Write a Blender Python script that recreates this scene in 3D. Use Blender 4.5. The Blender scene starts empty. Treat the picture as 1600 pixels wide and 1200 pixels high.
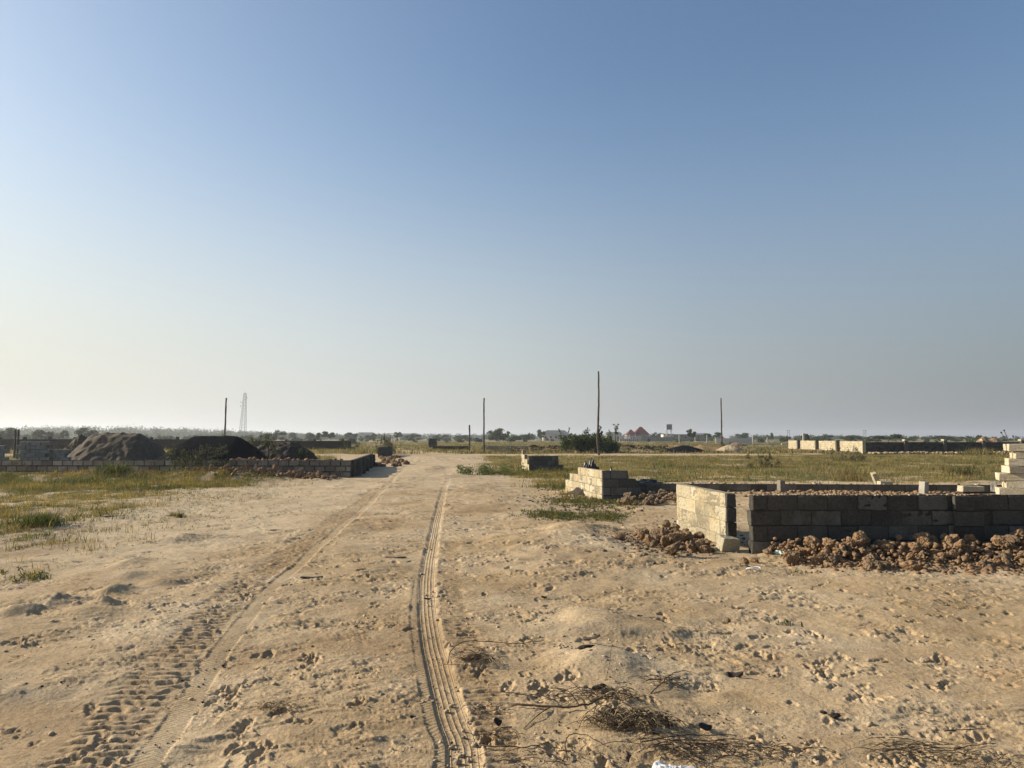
import bpy, bmesh, math, random
import numpy as np
from math import radians, sin, cos, tan, pi
from mathutils import Vector, Matrix, Euler

random.seed(7)
rng = np.random.default_rng(7)
S = bpy.context.scene
C = S.collection

# ------------------------------------------------------------------ camera
F_PX = 1120.0
CAM_H = 1.7
PITCH = math.atan(84 / F_PX)
cam_d = bpy.data.cameras.new("camera")
cam = bpy.data.objects.new("camera", cam_d)
C.objects.link(cam)
cam_d.sensor_width = 36
cam_d.lens = 36 * F_PX / 1600
cam_d.clip_start = 0.05
cam_d.clip_end = 20000
cam.location = (0, 0, CAM_H)
cam.rotation_euler = (radians(90) + PITCH, 0, 0)
S.camera = cam

# ------------------------------------------------------------------ light
SUN_AZ = -75.0      # degrees from +Y towards +X (negative: left of view)
SUN_EL = 23.0
w = bpy.data.worlds.new("World")
S.world = w
w.use_nodes = True
nt = w.node_tree
bg = nt.nodes["Background"]
sky = nt.nodes.new("ShaderNodeTexSky")
sky.sky_type = 'NISHITA'
sky.sun_disc = False
sky.sun_elevation = radians(SUN_EL)
sky.sun_rotation = radians(SUN_AZ)
sky.altitude = 0
sky.air_density = 1.0
sky.dust_density = 1.5
sky.ozone_density = 1.6
nt.links.new(sky.outputs[0], bg.inputs[0])
bg.inputs[1].default_value = 0.085
# dusty air low in the sky: pale towards the sun, greyer away from it
_tc = nt.nodes.new("ShaderNodeTexCoord")
_sep = nt.nodes.new("ShaderNodeSeparateXYZ"); nt.links.new(_tc.outputs['Generated'], _sep.inputs[0])
_dot = nt.nodes.new("ShaderNodeVectorMath"); _dot.operation = 'DOT_PRODUCT'; nt.links.new(_tc.outputs['Generated'], _dot.inputs[0])
_dot.inputs[1].default_value = (sin(radians(SUN_AZ)), cos(radians(SUN_AZ)), 0)
_mr = nt.nodes.new("ShaderNodeMapRange"); nt.links.new(_dot.outputs['Value'], _mr.inputs[0])
_mr.inputs[1].default_value = -1; _mr.inputs[2].default_value = 1
_hr = nt.nodes.new("ShaderNodeValToRGB"); nt.links.new(_mr.outputs[0], _hr.inputs[0])
HAZE_STOPS = [(0.0, (.20, .215, .235)), (.33, (.27, .285, .30)), (.50, (.405, .42, .43)), (.63, (.58, .595, .58)), (.75, (.69, .70, .67)), (.885, (.78, .77, .68)), (1.0, (.9, .88, .78))]
_e = _hr.color_ramp.elements; _e[0].position, _e[1].position = 0, 1
_e[0].color = HAZE_STOPS[0][1] + (1,); _e[1].color = HAZE_STOPS[-1][1] + (1,)
for _p, _c in HAZE_STOPS[1:-1]:
    _k = _e.new(_p); _k.color = _c + (1,)
_sc = nt.nodes.new("ShaderNodeVectorMath"); _sc.operation = 'SCALE'; _sc.inputs['Scale'].default_value = 7.6
nt.links.new(_hr.outputs[0], _sc.inputs[0])
_er = nt.nodes.new("ShaderNodeMapRange"); nt.links.new(_sep.outputs[2], _er.inputs[0]); _er.interpolation_type = 'SMOOTHERSTEP'
_er.inputs[1].default_value = -.12; _er.inputs[2].default_value = .52; _er.inputs[3].default_value = 1; _er.inputs[4].default_value = 0
_mx = nt.nodes.new("ShaderNodeMix"); _mx.data_type = 'RGBA'
_gl = nt.nodes.new("ShaderNodeMapRange"); nt.links.new(_dot.outputs['Value'], _gl.inputs[0]); _gl.interpolation_type = 'SMOOTHSTEP'
_gl.inputs[1].default_value = .1; _gl.inputs[2].default_value = 1.0; _gl.inputs[3].default_value = 0; _gl.inputs[4].default_value = .16
_ad = nt.nodes.new("ShaderNodeMath"); _ad.operation = 'ADD'; _ad.use_clamp = True
nt.links.new(_er.outputs[0], _ad.inputs[0]); nt.links.new(_gl.outputs[0], _ad.inputs[1])
nt.links.new(_ad.outputs[0], _mx.inputs[0]); _tn = nt.nodes.new('ShaderNodeVectorMath'); _tn.operation = 'MULTIPLY'; _tn.inputs[1].default_value = (1.02, 1.13, 1.18)
nt.links.new(sky.outputs[0], _tn.inputs[0]); nt.links.new(_tn.outputs[0], _mx.inputs[6]); nt.links.new(_sc.outputs[0], _mx.inputs[7])
nt.links.new(_mx.outputs[2], bg.inputs[0])

sd = bpy.data.lights.new("sun", 'SUN')
sun = bpy.data.objects.new("sun", sd)
C.objects.link(sun)
sd.energy = 5.0
sd.angle = radians(0.6)
sd.color = (1.0, 0.91, 0.75)
az, el = radians(SUN_AZ), radians(SUN_EL)
sv = Vector((sin(az) * cos(el), cos(az) * cos(el), sin(el)))
sun.rotation_euler = sv.to_track_quat('Z', 'Y').to_euler()

S.view_settings.view_transform = 'Standard'
S.view_settings.look = 'None'
S.view_settings.exposure = 0.60
S.view_settings.gamma = 1
S.cycles.use_denoising = True
S.cycles.max_bounces = 6
S.cycles.volume_bounces = 0
S.cycles.transparent_max_bounces = 12

# ------------------------------------------------------------------ noise
def _h(ix, iy, seed):
    n = (ix.astype(np.int64) * 374761393 + iy.astype(np.int64) * 668265263 + seed * 1442695041) & 0xffffffff
    n = ((n ^ (n >> 13)) * 1274126177) & 0xffffffff
    n = ((n ^ (n >> 16)) * 2246822519) & 0xffffffff
    return ((n ^ (n >> 15)) & 0xffffff) / float(0xffffff)

def noise(x, y, seed=0):
    x = np.asarray(x, float); y = np.asarray(y, float)
    ix = np.floor(x); iy = np.floor(y)
    fx = x - ix; fy = y - iy
    u = fx * fx * fx * (fx * (fx * 6 - 15) + 10); v = fy * fy * fy * (fy * (fy * 6 - 15) + 10)
    def g(dx, dy):
        a = _h(ix + dx, iy + dy, seed) * (2 * pi)
        return np.cos(a) * (fx - dx) + np.sin(a) * (fy - dy)
    n0 = g(0, 0) * (1 - u) + g(1, 0) * u
    n1 = g(0, 1) * (1 - u) + g(1, 1) * u
    return (n0 * (1 - v) + n1 * v) * 1.5

def fbm(x, y, oct=4, seed=0, gain=0.5):
    s = 0; a = 1.0
    for k in range(oct):
        s = s + a * noise(x, y, seed + k * 17)
        x = x * 2.03 + 11.3; y = y * 2.03 - 7.7; a *= gain
    return s

def sm(x, a, b):
    t = np.clip((np.asarray(x, float) - a) / (b - a), 0, 1)
    return t * t * (3 - 2 * t)

def poly_d(x, y, pts):
    """signed distance across (u, + to the right) and length along (v) of a polyline"""
    best = np.full(np.shape(x), 9.0); U = np.full(np.shape(x), 9.0); V = np.zeros(np.shape(x)); L = 0
    for (x0, y0), (x1, y1) in zip(pts[:-1], pts[1:]):
        dx, dy = x1 - x0, y1 - y0; l = math.hypot(dx, dy); dx /= l; dy /= l
        I = np.nonzero((x > min(x0, x1) - .6) & (x < max(x0, x1) + .6) & (y > min(y0, y1) - .6) & (y < max(y0, y1) + .6))
        if len(I[0]):
            xi, yi = x[I], y[I]
            t = np.clip((xi - x0) * dx + (yi - y0) * dy, 0, l)
            px, py = xi - x0 - t * dx, yi - y0 - t * dy
            d = np.hypot(px, py); s = np.where(px * dy - py * dx > 0, 1, -1)
            m = d < best[I]
            J = tuple(q[m] for q in I)
            best[J] = d[m]; U[J] = (d * s)[m]; V[J] = (L + t)[m]
        L += l
    return U, V

# point of the ground seen at a photograph pixel (used once, to measure the place)
def at(px, py, z=0.0):
    sx = (px - 800) / F_PX; sy = (600 - py) / F_PX
    d = Vector((sx, cos(PITCH) - sy * sin(PITCH), sin(PITCH) + sy * cos(PITCH)))
    t = (z - CAM_H) / d.z
    return (d.x * t, d.y * t)

def smooth_line(pts, n=4):
    out = []
    P = [pts[0]] + list(pts) + [pts[-1]]
    for i in range(1, len(P) - 2):
        for k in range(n):
            t = k / n
            p = [0.5 * ((2 * P[i][j]) + (-P[i-1][j] + P[i+1][j]) * t + (2*P[i-1][j] - 5*P[i][j] + 4*P[i+1][j] - P[i+2][j]) * t*t
                 + (-P[i-1][j] + 3*P[i][j] - 3*P[i+1][j] + P[i+2][j]) * t**3) for j in (0, 1)]
            out.append(tuple(p))
    out.append(tuple(pts[-1]))
    return out

TR_R = smooth_line([(-0.22, 2.0)] + [at(*p) for p in ((727,1200),(706,1120),(687,1050),(675,1000),(668,950),(668,900),(676,850),(686,800),(694,765),(700,745),(690,728),(672,716))])
TR_R2 = smooth_line([(-0.42, 2.0)] + [at(*p) for p in ((697,1200),(680,1130),(665,1060),(655,1000),(650,960),(657,900),(668,850),(680,800))])
TR_L = smooth_line([(-1.5, 2.0)] + [at(*p) for p in ((225,1200),(262,1150),(335,1035),(388,965),(450,900),(545,815),(600,765),(622,742),(640,725),(668,713))])
TR_LL = smooth_line([(-1.75, 2.0)] + [at(*p) for p in ((135,1200),(225,1090),(292,1008),(370,930),(470,855),(545,800),(590,765))])
TR_RR = smooth_line([(-0.02, 2.0)] + [at(*p) for p in ((790,1200),(765,1110),(735,1020),(712,960),(705,900),(708,850))])

BUMPS = []   # x, y, rx, ry, rot, h, sharp
def bump_px(px, py, wpx, hpx, h, rot=0.0):
    x, y = at(px, py); x2, _ = at(px + wpx, py); _, y2 = at(px, py - hpx)
    BUMPS.append((x, y, abs(x2 - x), abs(y2 - y), rot, h))
for b in ((930,970,75,16,.085,.1),(1010,985,70,10,.05,0),(950,1032,50,18,.07,.3),(905,1040,40,22,.05,.3),(1110,985,90,10,.035,0),
          (905,832,60,9,.16,.0),(880,850,110,16,.14,0),(940,880,160,20,.07,0),(180,930,24,6,.10,.2),(85,950,36,6,.11,.3),(30,965,36,5,.09,.3),(160,952,20,4,.09,0),(250,915,26,5,.05,.2),(330,925,40,6,.03,.2),
          (200,902,22,6,.05,0),(210,880,24,5,.06,0),(285,843,26,5,.06,0),(130,965,40,8,.05,.1),(20,880,60,8,.04,0),
          (740,1030,42,15,.05,0),(960,1110,60,24,.03,0),(1010,1150,110,26,.03,0),(1085,1080,28,12,-.03,0),
          (1160,890,60,9,.03,0),(60,1080,90,25,.03,.2),(330,1180,60,20,-.03,0),(672,733,24,3,.13,0),(690,717,60,3,.20,0),(640,748,30,3,.08,0),(705,745,26,3,.07,0),(610,760,40,4,.07,0),(730,735,22,3,.10,0),(770,780,60,8,.07,0),(745,762,50,6,.09,0),(830,805,60,7,.08,0)):
    bump_px(*b)

def terrain(x, y):
    """broad shape of the ground (no prints or tracks)"""
    x = np.asarray(x, float); y = np.asarray(y, float)
    r = np.hypot(x, y)
    z = 0.05 * fbm(x / 5.0, y / 5.0, 3, 3) * sm(r, 1, 6) * (1 - sm(r, 200, 400))
    z = z + 0.018 * fbm(x / 1.3, y / 1.3, 3, 9) * (1 - sm(r, 30, 60))
    for (bx, by, rx, ry, rot, h) in BUMPS:
        e = 2.2 * max(rx, ry)
        I = np.nonzero((np.abs(x - bx) < e) & (np.abs(y - by) < e))
        if not len(I[0]): continue
        xi, yi = x[I], y[I]
        dx, dy = xi - bx, yi - by
        u = (dx * cos(rot) + dy * sin(rot)) / rx; v = (-dx * sin(rot) + dy * cos(rot)) / ry
        u = u + 0.25 * noise(xi * 3, yi * 3, 77); v = v + 0.3 * noise(xi * 3, yi * 3, 78)
        z[I] += h * np.exp(-(u * u + v * v) * 1.1)
    # earth thrown up against the left block wall
    z = z + 0.26 * sm(x, -8.0, -12.5) * np.exp(-((y - 29.2) / 1.3) ** 2) * (1 + .4 * noise(x / 1.2, y / 1.2, 5))
    z = z + 0.12 * np.exp(-((y - 28.9) / 1.0) ** 2) * sm(x, -6.0, -8) * (1 - sm(x, -13, -14)) 
    # bank beyond the far cross track
    bank = np.exp(-((y - 88 - 2 * noise(x / 9, 0 * y, 4)) / 2.2) ** 2) * sm(x, -2, 4) * (1 - sm(x, 26, 34))
    z = z + 0.75 * bank * (0.8 + .5 * noise(x / 1.5, y / 1.5, 6))
    z = z + 0.12 * sm(y, 17.5, 20.5) * sm(x, 3.4, 5) * (1 - sm(y, 21.0, 21.8)) * (1 - sm(x, 18, 22))
    z = z + 0.25 * noise(x / 30, y / 30, 12) * sm(r, 60, 140) * (1 - sm(r, 300, 600))
    return z

def gz(x, y):
    return float(terrain(np.array([x]), np.array([y]))[0])

# ------------------------------------------------------------------ where grass grows (0..1)
XL = [(4, -6.0), (8, -6.6), (11, -7.2), (14, -8.0), (17, -9.0), (22, -9.9), (27, -9.4), (30, -8.6)]
def grassmask(x, y):
    x = np.asarray(x, float); y = np.asarray(y, float)
    n = fbm(x / 2.2, y / 2.2, 4, 31)
    n2 = fbm(x / 7, y / 7, 3, 41)
    xl = np.interp(y, [p[0] for p in XL], [p[1] for p in XL])
    ns = fbm(x / .55, y / .8, 3, 33); nm_ = fbm(x / 1.5, y / 2.2, 3, 34)
    left = sm(xl - x + 1.8 * n, -1.6, 2.6) * sm(y + 1.5 * n, 8.8, 12.5) * (1 - sm(y, 29.5, 31))
    band = sm(y + 3.5 * n, 19, 25)
    left = left * np.clip(.50 + .75 * ns + .6 * nm_ + .38 * band, .04, 1)
    lb = sm(-6.9 - x - .25 * (y - 31) + n, 0, 1.2) * sm(y, 31, 32) * (1 - sm(y, 66, 70))
    # right: green patch beside the road, then the open field
    xr = np.interp(y, [16, 20, 24, 30, 36, 45, 60, 66], [3.2, 1.4, 0.9, -0.4, -1.4, -2.0, -2.8, -3.0])
    rp = sm(x - xr + 0.9 * n, 0, 1.2) * sm(y, 20.5, 24) * (1 - sm(y, 66, 69)) 
    rp = rp * np.maximum(sm(n + .45, 0, .5), sm(y, 27, 33))
    rp = rp * np.clip(.98 + .7 * fbm(x / 1.6, y / 2.5, 3, 35) + .5 * n2, .1, 1)
    # nothing inside the walled plot and on its spoil strip
    plot = sm(x, 3.0, 3.6) * (1 - sm(y, 26.0, 28.5))
    rp = rp * (1 - plot)
    far = sm(y, 74, 78) * (1 - 0.85 * np.exp(-((y - 71) / 4) ** 2))
    far = np.maximum(far, sm(x, 25, 30) * sm(y, 60, 66))
    far = far * (1 - .8 * np.exp(-((x + 6 + (y - 70) * .35) / 3.5) ** 2) * (1 - sm(y, 90, 110)))
    far = far * sm(n2 + n * .4 + .62, 0, .35)
    g = np.maximum(np.maximum(left, lb), np.maximum(rp, far))
    return np.clip(g, 0, 1)

# ------------------------------------------------------------------ mesh helpers
def mesh_np(name, V, quads=None, tris=None, smooth=False):
    me = bpy.data.meshes.new(name)
    V = np.asarray(V, np.float32)
    nq = 0 if quads is None else len(quads); ntr = 0 if tris is None else len(tris)
    me.vertices.add(len(V)); me.vertices.foreach_set("co", V.ravel())
    parts = []; starts = []
    if nq: parts.append(np.asarray(quads, np.int32).ravel()); starts.append(np.arange(nq, dtype=np.int32) * 4)
    if ntr: parts.append(np.asarray(tris, np.int32).ravel()); starts.append(nq * 4 + np.arange(ntr, dtype=np.int32) * 3)
    li = np.concatenate(parts)
    me.loops.add(len(li)); me.loops.foreach_set("vertex_index", li)
    me.polygons.add(nq + ntr)
    me.polygons.foreach_set("loop_start", np.concatenate(starts).astype(np.int32))
    me.update(calc_edges=True)
    me.validate()
    if smooth:
        me.polygons.foreach_set("use_smooth", np.ones(len(me.polygons), bool))
    return me

def set_attr(me, name, vals):
    a = me.attributes.new(name, 'FLOAT', 'POINT')
    a.data.foreach_set("value", np.asarray(vals, np.float32))

def set_col(me, name, cols):
    a = me.attributes.new(name, 'FLOAT_COLOR', 'POINT')
    c = np.ones((len(cols), 4), np.float32); c[:, :3] = cols
    a.data.foreach_set("color", c.ravel())

def link(name, me, mats=(), parent=None, loc=None, rot=None):
    o = bpy.data.objects.new(name, me)
    C.objects.link(o)
    if me is not None:
        for m in (mats if isinstance(mats, (list, tuple)) else [mats]):
            if len(me.materials) < 8 and m is not None and m.name not in me.materials: me.materials.append(m)
    if parent: o.parent = parent
    if loc is not None: o.location = loc
    if rot is not None: o.rotation_euler = rot
    return o

def tag(o, label=None, cat=None, group=None, kind=None):
    if label: o['label'] = label
    if cat: o['category'] = cat
    if group: o['group'] = group
    if kind: o['kind'] = kind
    return o

def empty(name, loc, rz=0.0):
    o = bpy.data.objects.new(name, None); C.objects.link(o)
    o.location = loc; o.rotation_euler = (0, 0, rz); o.empty_display_size = .2
    return o

def copy_tree(o, parent=None):
    c = o.copy(); C.objects.link(c)
    if parent: c.parent = parent
    for ch in list(o.children):
        copy_tree(ch, c)
    return c

class MB:
    """collects simple shapes into one mesh, with a tint per vertex"""
    def __init__(s): s.v = []; s.f = []; s.t = []; s.mi = []
    def add(s, vs, fs, tint=.5, mi=0):
        b = len(s.v); s.v += [tuple(v) for v in vs]; s.f += [tuple(b + i for i in f) for f in fs]
        s.t += [tint] * len(vs); s.mi += [mi] * len(fs)
    def box(s, c, d, rz=0.0, tint=.5, jit=0.0, mi=0, R=None):
        vs = []
        for z in (-1, 1):
            for (x, y) in ((-1, -1), (1, -1), (1, 1), (-1, 1)):
                p = Vector((x * d[0] / 2, y * d[1] / 2, z * d[2] / 2))
                if jit: p += Vector((random.uniform(-jit, jit) for _ in range(3)))
                p = (R @ p) if R else (Matrix.Rotation(rz, 3, 'Z') @ p)
                vs.append(p + Vector(c))
        s.add(vs, [(3, 2, 1, 0), (4, 5, 6, 7), (0, 1, 5, 4), (1, 2, 6, 5), (2, 3, 7, 6), (3, 0, 4, 7)], tint, mi)
    def tube(s, pts, rad, n=6, tint=.5, mi=0):
        pts = [Vector(p) for p in pts]; vs = []; fs = []
        if not isinstance(rad, (list, tuple)): rad = [rad] * len(pts)
        up = Vector((0.3, 0.2, 1)).normalized()
        for i, p in enumerate(pts):
            a = pts[max(i - 1, 0)]; b = pts[min(i + 1, len(pts) - 1)]
            d = (b - a).normalized() if (b - a).length > 1e-9 else Vector((0, 0, 1))
            e = d.cross(up)
            if e.length < 1e-3: e = d.cross(Vector((1, 0, 0)))
            e.normalize(); g = d.cross(e)
            for k in range(n):
                t = 2 * pi * k / n
                vs.append(p + (e * cos(t) + g * sin(t)) * rad[i])
        for i in range(len(pts) - 1):
            for k in range(n):
                k2 = (k + 1) % n
                fs.append((i * n + k, (i + 1) * n + k, (i + 1) * n + k2, i * n + k2))
        fs.append(tuple(range(n))); fs.append(tuple(reversed(range((len(pts) - 1) * n, len(pts) * n))))
        s.add(vs, fs, tint, mi)
    def mesh(s, name):
        me = bpy.data.meshes.new(name); me.from_pydata(s.v, [], s.f); me.update()
        set_attr(me, "tint", s.t)
        me.polygons.foreach_set("material_index", s.mi)
        return me
    def build(s, name, mats, parent=None, loc=None, rot=None, smooth=False, bevel=0.0, rough=None):
        me = s.mesh(name)
        if smooth: me.polygons.foreach_set("use_smooth", [True] * len(me.polygons))
        o = link(name, me, mats, parent, loc, rot)
        if bevel:
            b = o.modifiers.new("bevel", 'BEVEL'); b.width = bevel; b.segments = 1; b.limit_method = 'ANGLE'
        if rough:
            sub = o.modifiers.new("sub", 'SUBSURF'); sub.subdivision_type = 'SIMPLE'; sub.levels = rough[0]; sub.render_levels = rough[0]
            d = o.modifiers.new("rough", 'DISPLACE'); d.texture = cloud_tex(rough[2]); d.strength = rough[1]; d.mid_level = .5
            d.texture_coords = 'GLOBAL'
        return o

_ct = {}
def cloud_tex(sc):
    if sc not in _ct:
        t = bpy.data.textures.new("clouds", 'CLOUDS'); t.noise_scale = sc; t.noise_depth = 3; _ct[sc] = t
    return _ct[sc]

# ------------------------------------------------------------------ materials
def L(h):
    h = h.lstrip('#'); r = [int(h[i:i+2], 16) / 255 for i in (0, 2, 4)]
    return tuple((c / 12.92 if c <= .04045 else ((c + .055) / 1.055) ** 2.4) for c in r) + (1,)

class Mat:
    def __init__(s, name, rough=.9, spec=.2):
        s.m = bpy.data.materials.new(name); s.m.use_nodes = True; s.t = s.m.node_tree
        s.b = s.t.nodes["Principled BSDF"]; s.b.inputs['Roughness'].default_value = rough
        s.b.inputs['Specular IOR Level'].default_value = spec
    def n(s, typ, **kw):
        nd = s.t.nodes.new(typ)
        for k, v in kw.items():
            if k in nd.inputs: nd.inputs[k].default_value = v
            else: setattr(nd, k, v)
        return nd
    def l(s, a, b): s.t.links.new(a, b)
    def coords(s, kind='Object'):
        return s.n('ShaderNodeTexCoord').outputs[kind]
    def pos(s): return s.n('ShaderNodeNewGeometry').outputs['Position']
    def noise(s, scale, detail=4, rough=.55, co=None, dist=0.0, stretch=None):
        n = s.n('ShaderNodeTexNoise'); n.inputs['Scale'].default_value = scale; n.inputs['Detail'].default_value = detail
        n.inputs['Roughness'].default_value = rough; n.inputs['Distortion'].default_value = dist
        if co is None: co = s.coords()
        if stretch:
            mp = s.n('ShaderNodeMapping'); mp.inputs['Scale'].default_value = stretch; s.l(co, mp.inputs[0]); co = mp.outputs[0]
        s.l(co, n.inputs['Vector']); return n.outputs['Fac']
    def ramp(s, fac, stops):
        r = s.n('ShaderNodeValToRGB'); e = r.color_ramp.elements
        e[0].position, e[0].color = stops[0]; e[1].position, e[1].color = stops[-1]
        for p, c in stops[1:-1]:
            k = e.new(p); k.color = c
        s.l(fac, r.inputs[0]); return r.outputs[0]
    def mr(s, v, a, b, c=0.0, d=1.0):
        m = s.n('ShaderNodeMapRange'); s.l(v, m.inputs[0])
        for i, q in enumerate((a, b, c, d)): m.inputs[i + 1].default_value = q
        return m.outputs[0]
    def mix(s, fac, a, b, mode='MIX'):
        m = s.n('ShaderNodeMix', data_type='RGBA', blend_type=mode)
        for sock, v in ((m.inputs[0], fac), (m.inputs[6], a), (m.inputs[7], b)):
            if isinstance(v, (int, float)): sock.default_value = v
            elif isinstance(v, tuple): sock.default_value = v
            else: s.l(v, sock)
        return m.outputs[2]
    def math(s, op, a, b=None):
        m = s.n('ShaderNodeMath', operation=op)
        for sock, v in ((m.inputs[0], a), (m.inputs[1], b)):
            if v is None: continue
            if isinstance(v, (int, float)): sock.default_value = v
            else: s.l(v, sock)
        return m.outputs[0]
    def attr(s, name, col=False):
        a = s.n('ShaderNodeAttribute', attribute_name=name); return a.outputs['Color' if col else 'Fac']
    def bump(s, h, strength, dist, prev=None):
        b = s.n('ShaderNodeBump'); b.inputs['Strength'].default_value = strength; b.inputs['Distance'].default_value = dist
        s.l(h, b.inputs['Height'])
        if prev is not None: s.l(prev, b.inputs['Normal'])
        return b.outputs[0]
    def color(s, c):
        if isinstance(c, tuple): s.b.inputs['Base Color'].default_value = c
        else: s.l(c, s.b.inputs['Base Color'])
    def normal(s, n): s.l(n, s.b.inputs['Normal'])

def ground_mat():
    m = Mat("sandy_ground", .95, .12)
    P = m.pos()
    n1 = m.noise(.55, 5, .6, P, stretch=(1, .9, 1)); n2 = m.noise(3.2, 6, .65, P, stretch=(1, .8, 1)); n3 = m.noise(42, 4, .7, P); n4 = m.noise(240, 2, .6, P)
    sand = m.ramp(n1, [(.30, (.395, .278, .152, 1)), (.5, (.47, .343, .203, 1)), (.70, (.56, .432, .28, 1))])
    sand = m.mix(m.mr(n2, .35, .68), sand, m.mix(1.0, sand, (.84, .80, .74, 1), 'MULTIPLY'))
    sand = m.mix(m.attr("pale"), sand, (.60, .48, .32, 1))
    sand = m.mix(m.attr("grey"), sand, (.30, .25, .18, 1))
    sand = m.mix(m.attr("damp"), sand, m.mix(1.0, sand, (.60, .53, .47, 1), 'MULTIPLY'))
    # coarse dark and light grains
    gr = m.ramp(n3, [(.33, (.70, .67, .64, 1)), (.5, (1, 1, 1, 1)), (.68, (1.12, 1.12, 1.12, 1))])
    sand = m.mix(1.0, sand, gr, 'MULTIPLY')
    g4 = m.ramp(n4, [(.36, (.72, .70, .68, 1)), (.5, (1, 1, 1, 1)), (.66, (1.14, 1.14, 1.14, 1))])
    sand = m.mix(1.0, sand, g4, 'MULTIPLY')
    soil = m.ramp(m.noise(1.7, 6, .7, P), [(.32, (.075, .075, .026, 1)), (.5, (.145, .125, .045, 1)), (.68, (.25, .195, .095, 1))])
    gm = m.attr("grass")
    gm2 = m.mr(m.math('ADD', gm, m.math('MULTIPLY', m.math('SUBTRACT', n2, .5), .9)), .35, .72)
    col = m.mix(gm2, sand, soil)
    m.color(col)
    # tyre ribs as relief
    u = m.attr("tru"); msk = m.attr("trm")
    s1 = m.math('ABSOLUTE', m.math('SINE', m.math('MULTIPLY', u, pi / 0.036)))
    rib = m.math('POWER', s1, 0.35)
    v = m.attr("trv")
    rib = m.math('MULTIPLY', m.math('MULTIPLY', rib, msk), m.mr(m.noise(7, 4, .7, P), .3, .6, .35, 1.0))
    u2 = m.attr("lugu"); msk2 = m.attr("lugm")
    lug = m.math('SINE', m.math('MULTIPLY', m.math('ADD', m.attr("lugv"), m.math('MULTIPLY', m.math('ABSOLUTE', u2), .7)), 2 * pi / 0.042))
    lug = m.math('MULTIPLY', m.mr(lug, -.3, .3), msk2)
    nm = m.bump(n4, .55, .004)
    nm = m.bump(n3, .55, .012, nm)
    nm = m.bump(m.noise(11, 5, .7, P), .5, .03, nm)
    nm = m.bump(rib, 1.0, .012, nm)
    nm = m.bump(lug, 1.0, .010, nm)
    m.normal(nm)
    return m.m

def block_mat(name, c0, c1, c2, stain=(.36, .29, .16, 1), mortar=(.20, .18, .15, 1), scale=1.0):
    m = Mat(name, .95, .1); P = m.pos()
    t = m.attr("tint")
    n1 = m.noise(2.2, 5, .65, P); n2 = m.noise(26 * scale, 5, .7, P); n3 = m.noise(140, 3, .7, P)
    base = m.ramp(t, [(0.0, c0), (.5, c1), (1.0, c2)])
    base = m.mix(m.mr(n1, .46, .66), base, stain)
    g = m.ramp(n2, [(.30, (.62, .60, .58, 1)), (.48, (1, 1, 1, 1)), (.7, (1.16, 1.15, 1.12, 1))])
    base = m.mix(1.0, base, g, 'MULTIPLY')
    g = m.ramp(n3, [(.36, (.66, .65, .64, 1)), (.5, (1, 1, 1, 1)), (.66, (1.12, 1.12, 1.12, 1))])
    base = m.mix(1.0, base, g, 'MULTIPLY')
    m.color(base)
    vo = m.n('ShaderNodeTexVoronoi'); vo.inputs['Scale'].default_value = 60; m.l(P, vo.inputs['Vector'])
    nm = m.bump(n3, .5, .006)
    nm = m.bump(n2, .7, .016, nm)
    nm = m.bump(m.mr(vo.outputs['Distance'], 0, .35), .35, .006, nm)
    m.normal(nm)
    return m.m

def simple_mat(name, c, rough=.9, var=.35, scale=8, bump=.3, dist=.02, spec=.2, usecol=False, tint=False):
    m = Mat(name, rough, spec); P = m.pos()
    n = m.noise(scale, 5, .65, P)
    base = m.attr("col", True) if usecol else c
    lo = tuple(1 - var for _ in range(3)) + (1,); hi = tuple(1 + var for _ in range(3)) + (1,)
    g = m.ramp(n, [(.3, lo), (.7, hi)])
    base = m.mix(1.0, base, g, 'MULTIPLY')
    if tint:
        tt = m.ramp(m.attr("tint"), [(0, (.6, .6, .6, 1)), (1, (1.4, 1.38, 1.35, 1))])
        base = m.mix(1.0, base, tt, 'MULTIPLY')
    m.color(base)
    if bump: m.normal(m.bump(n, bump, dist))
    return m.m

def leaf_mat(name, trans=.35):
    m = Mat(name, .7, .25)
    col = m.attr("col", True); m.color(col)
    tr = m.n('ShaderNodeBsdfTranslucent'); m.l(m.mix(1.0, col, (1.15, 1.1, .6, 1), 'MULTIPLY'), tr.inputs[0])
    mx = m.n('ShaderNodeMixShader'); mx.inputs[0].default_value = trans
    m.l(m.b.outputs[0], mx.inputs[1]); m.l(tr.outputs[0], mx.inputs[2])
    m.l(mx.outputs[0], m.t.nodes['Material Output'].inputs[0])
    return m.m

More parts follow.
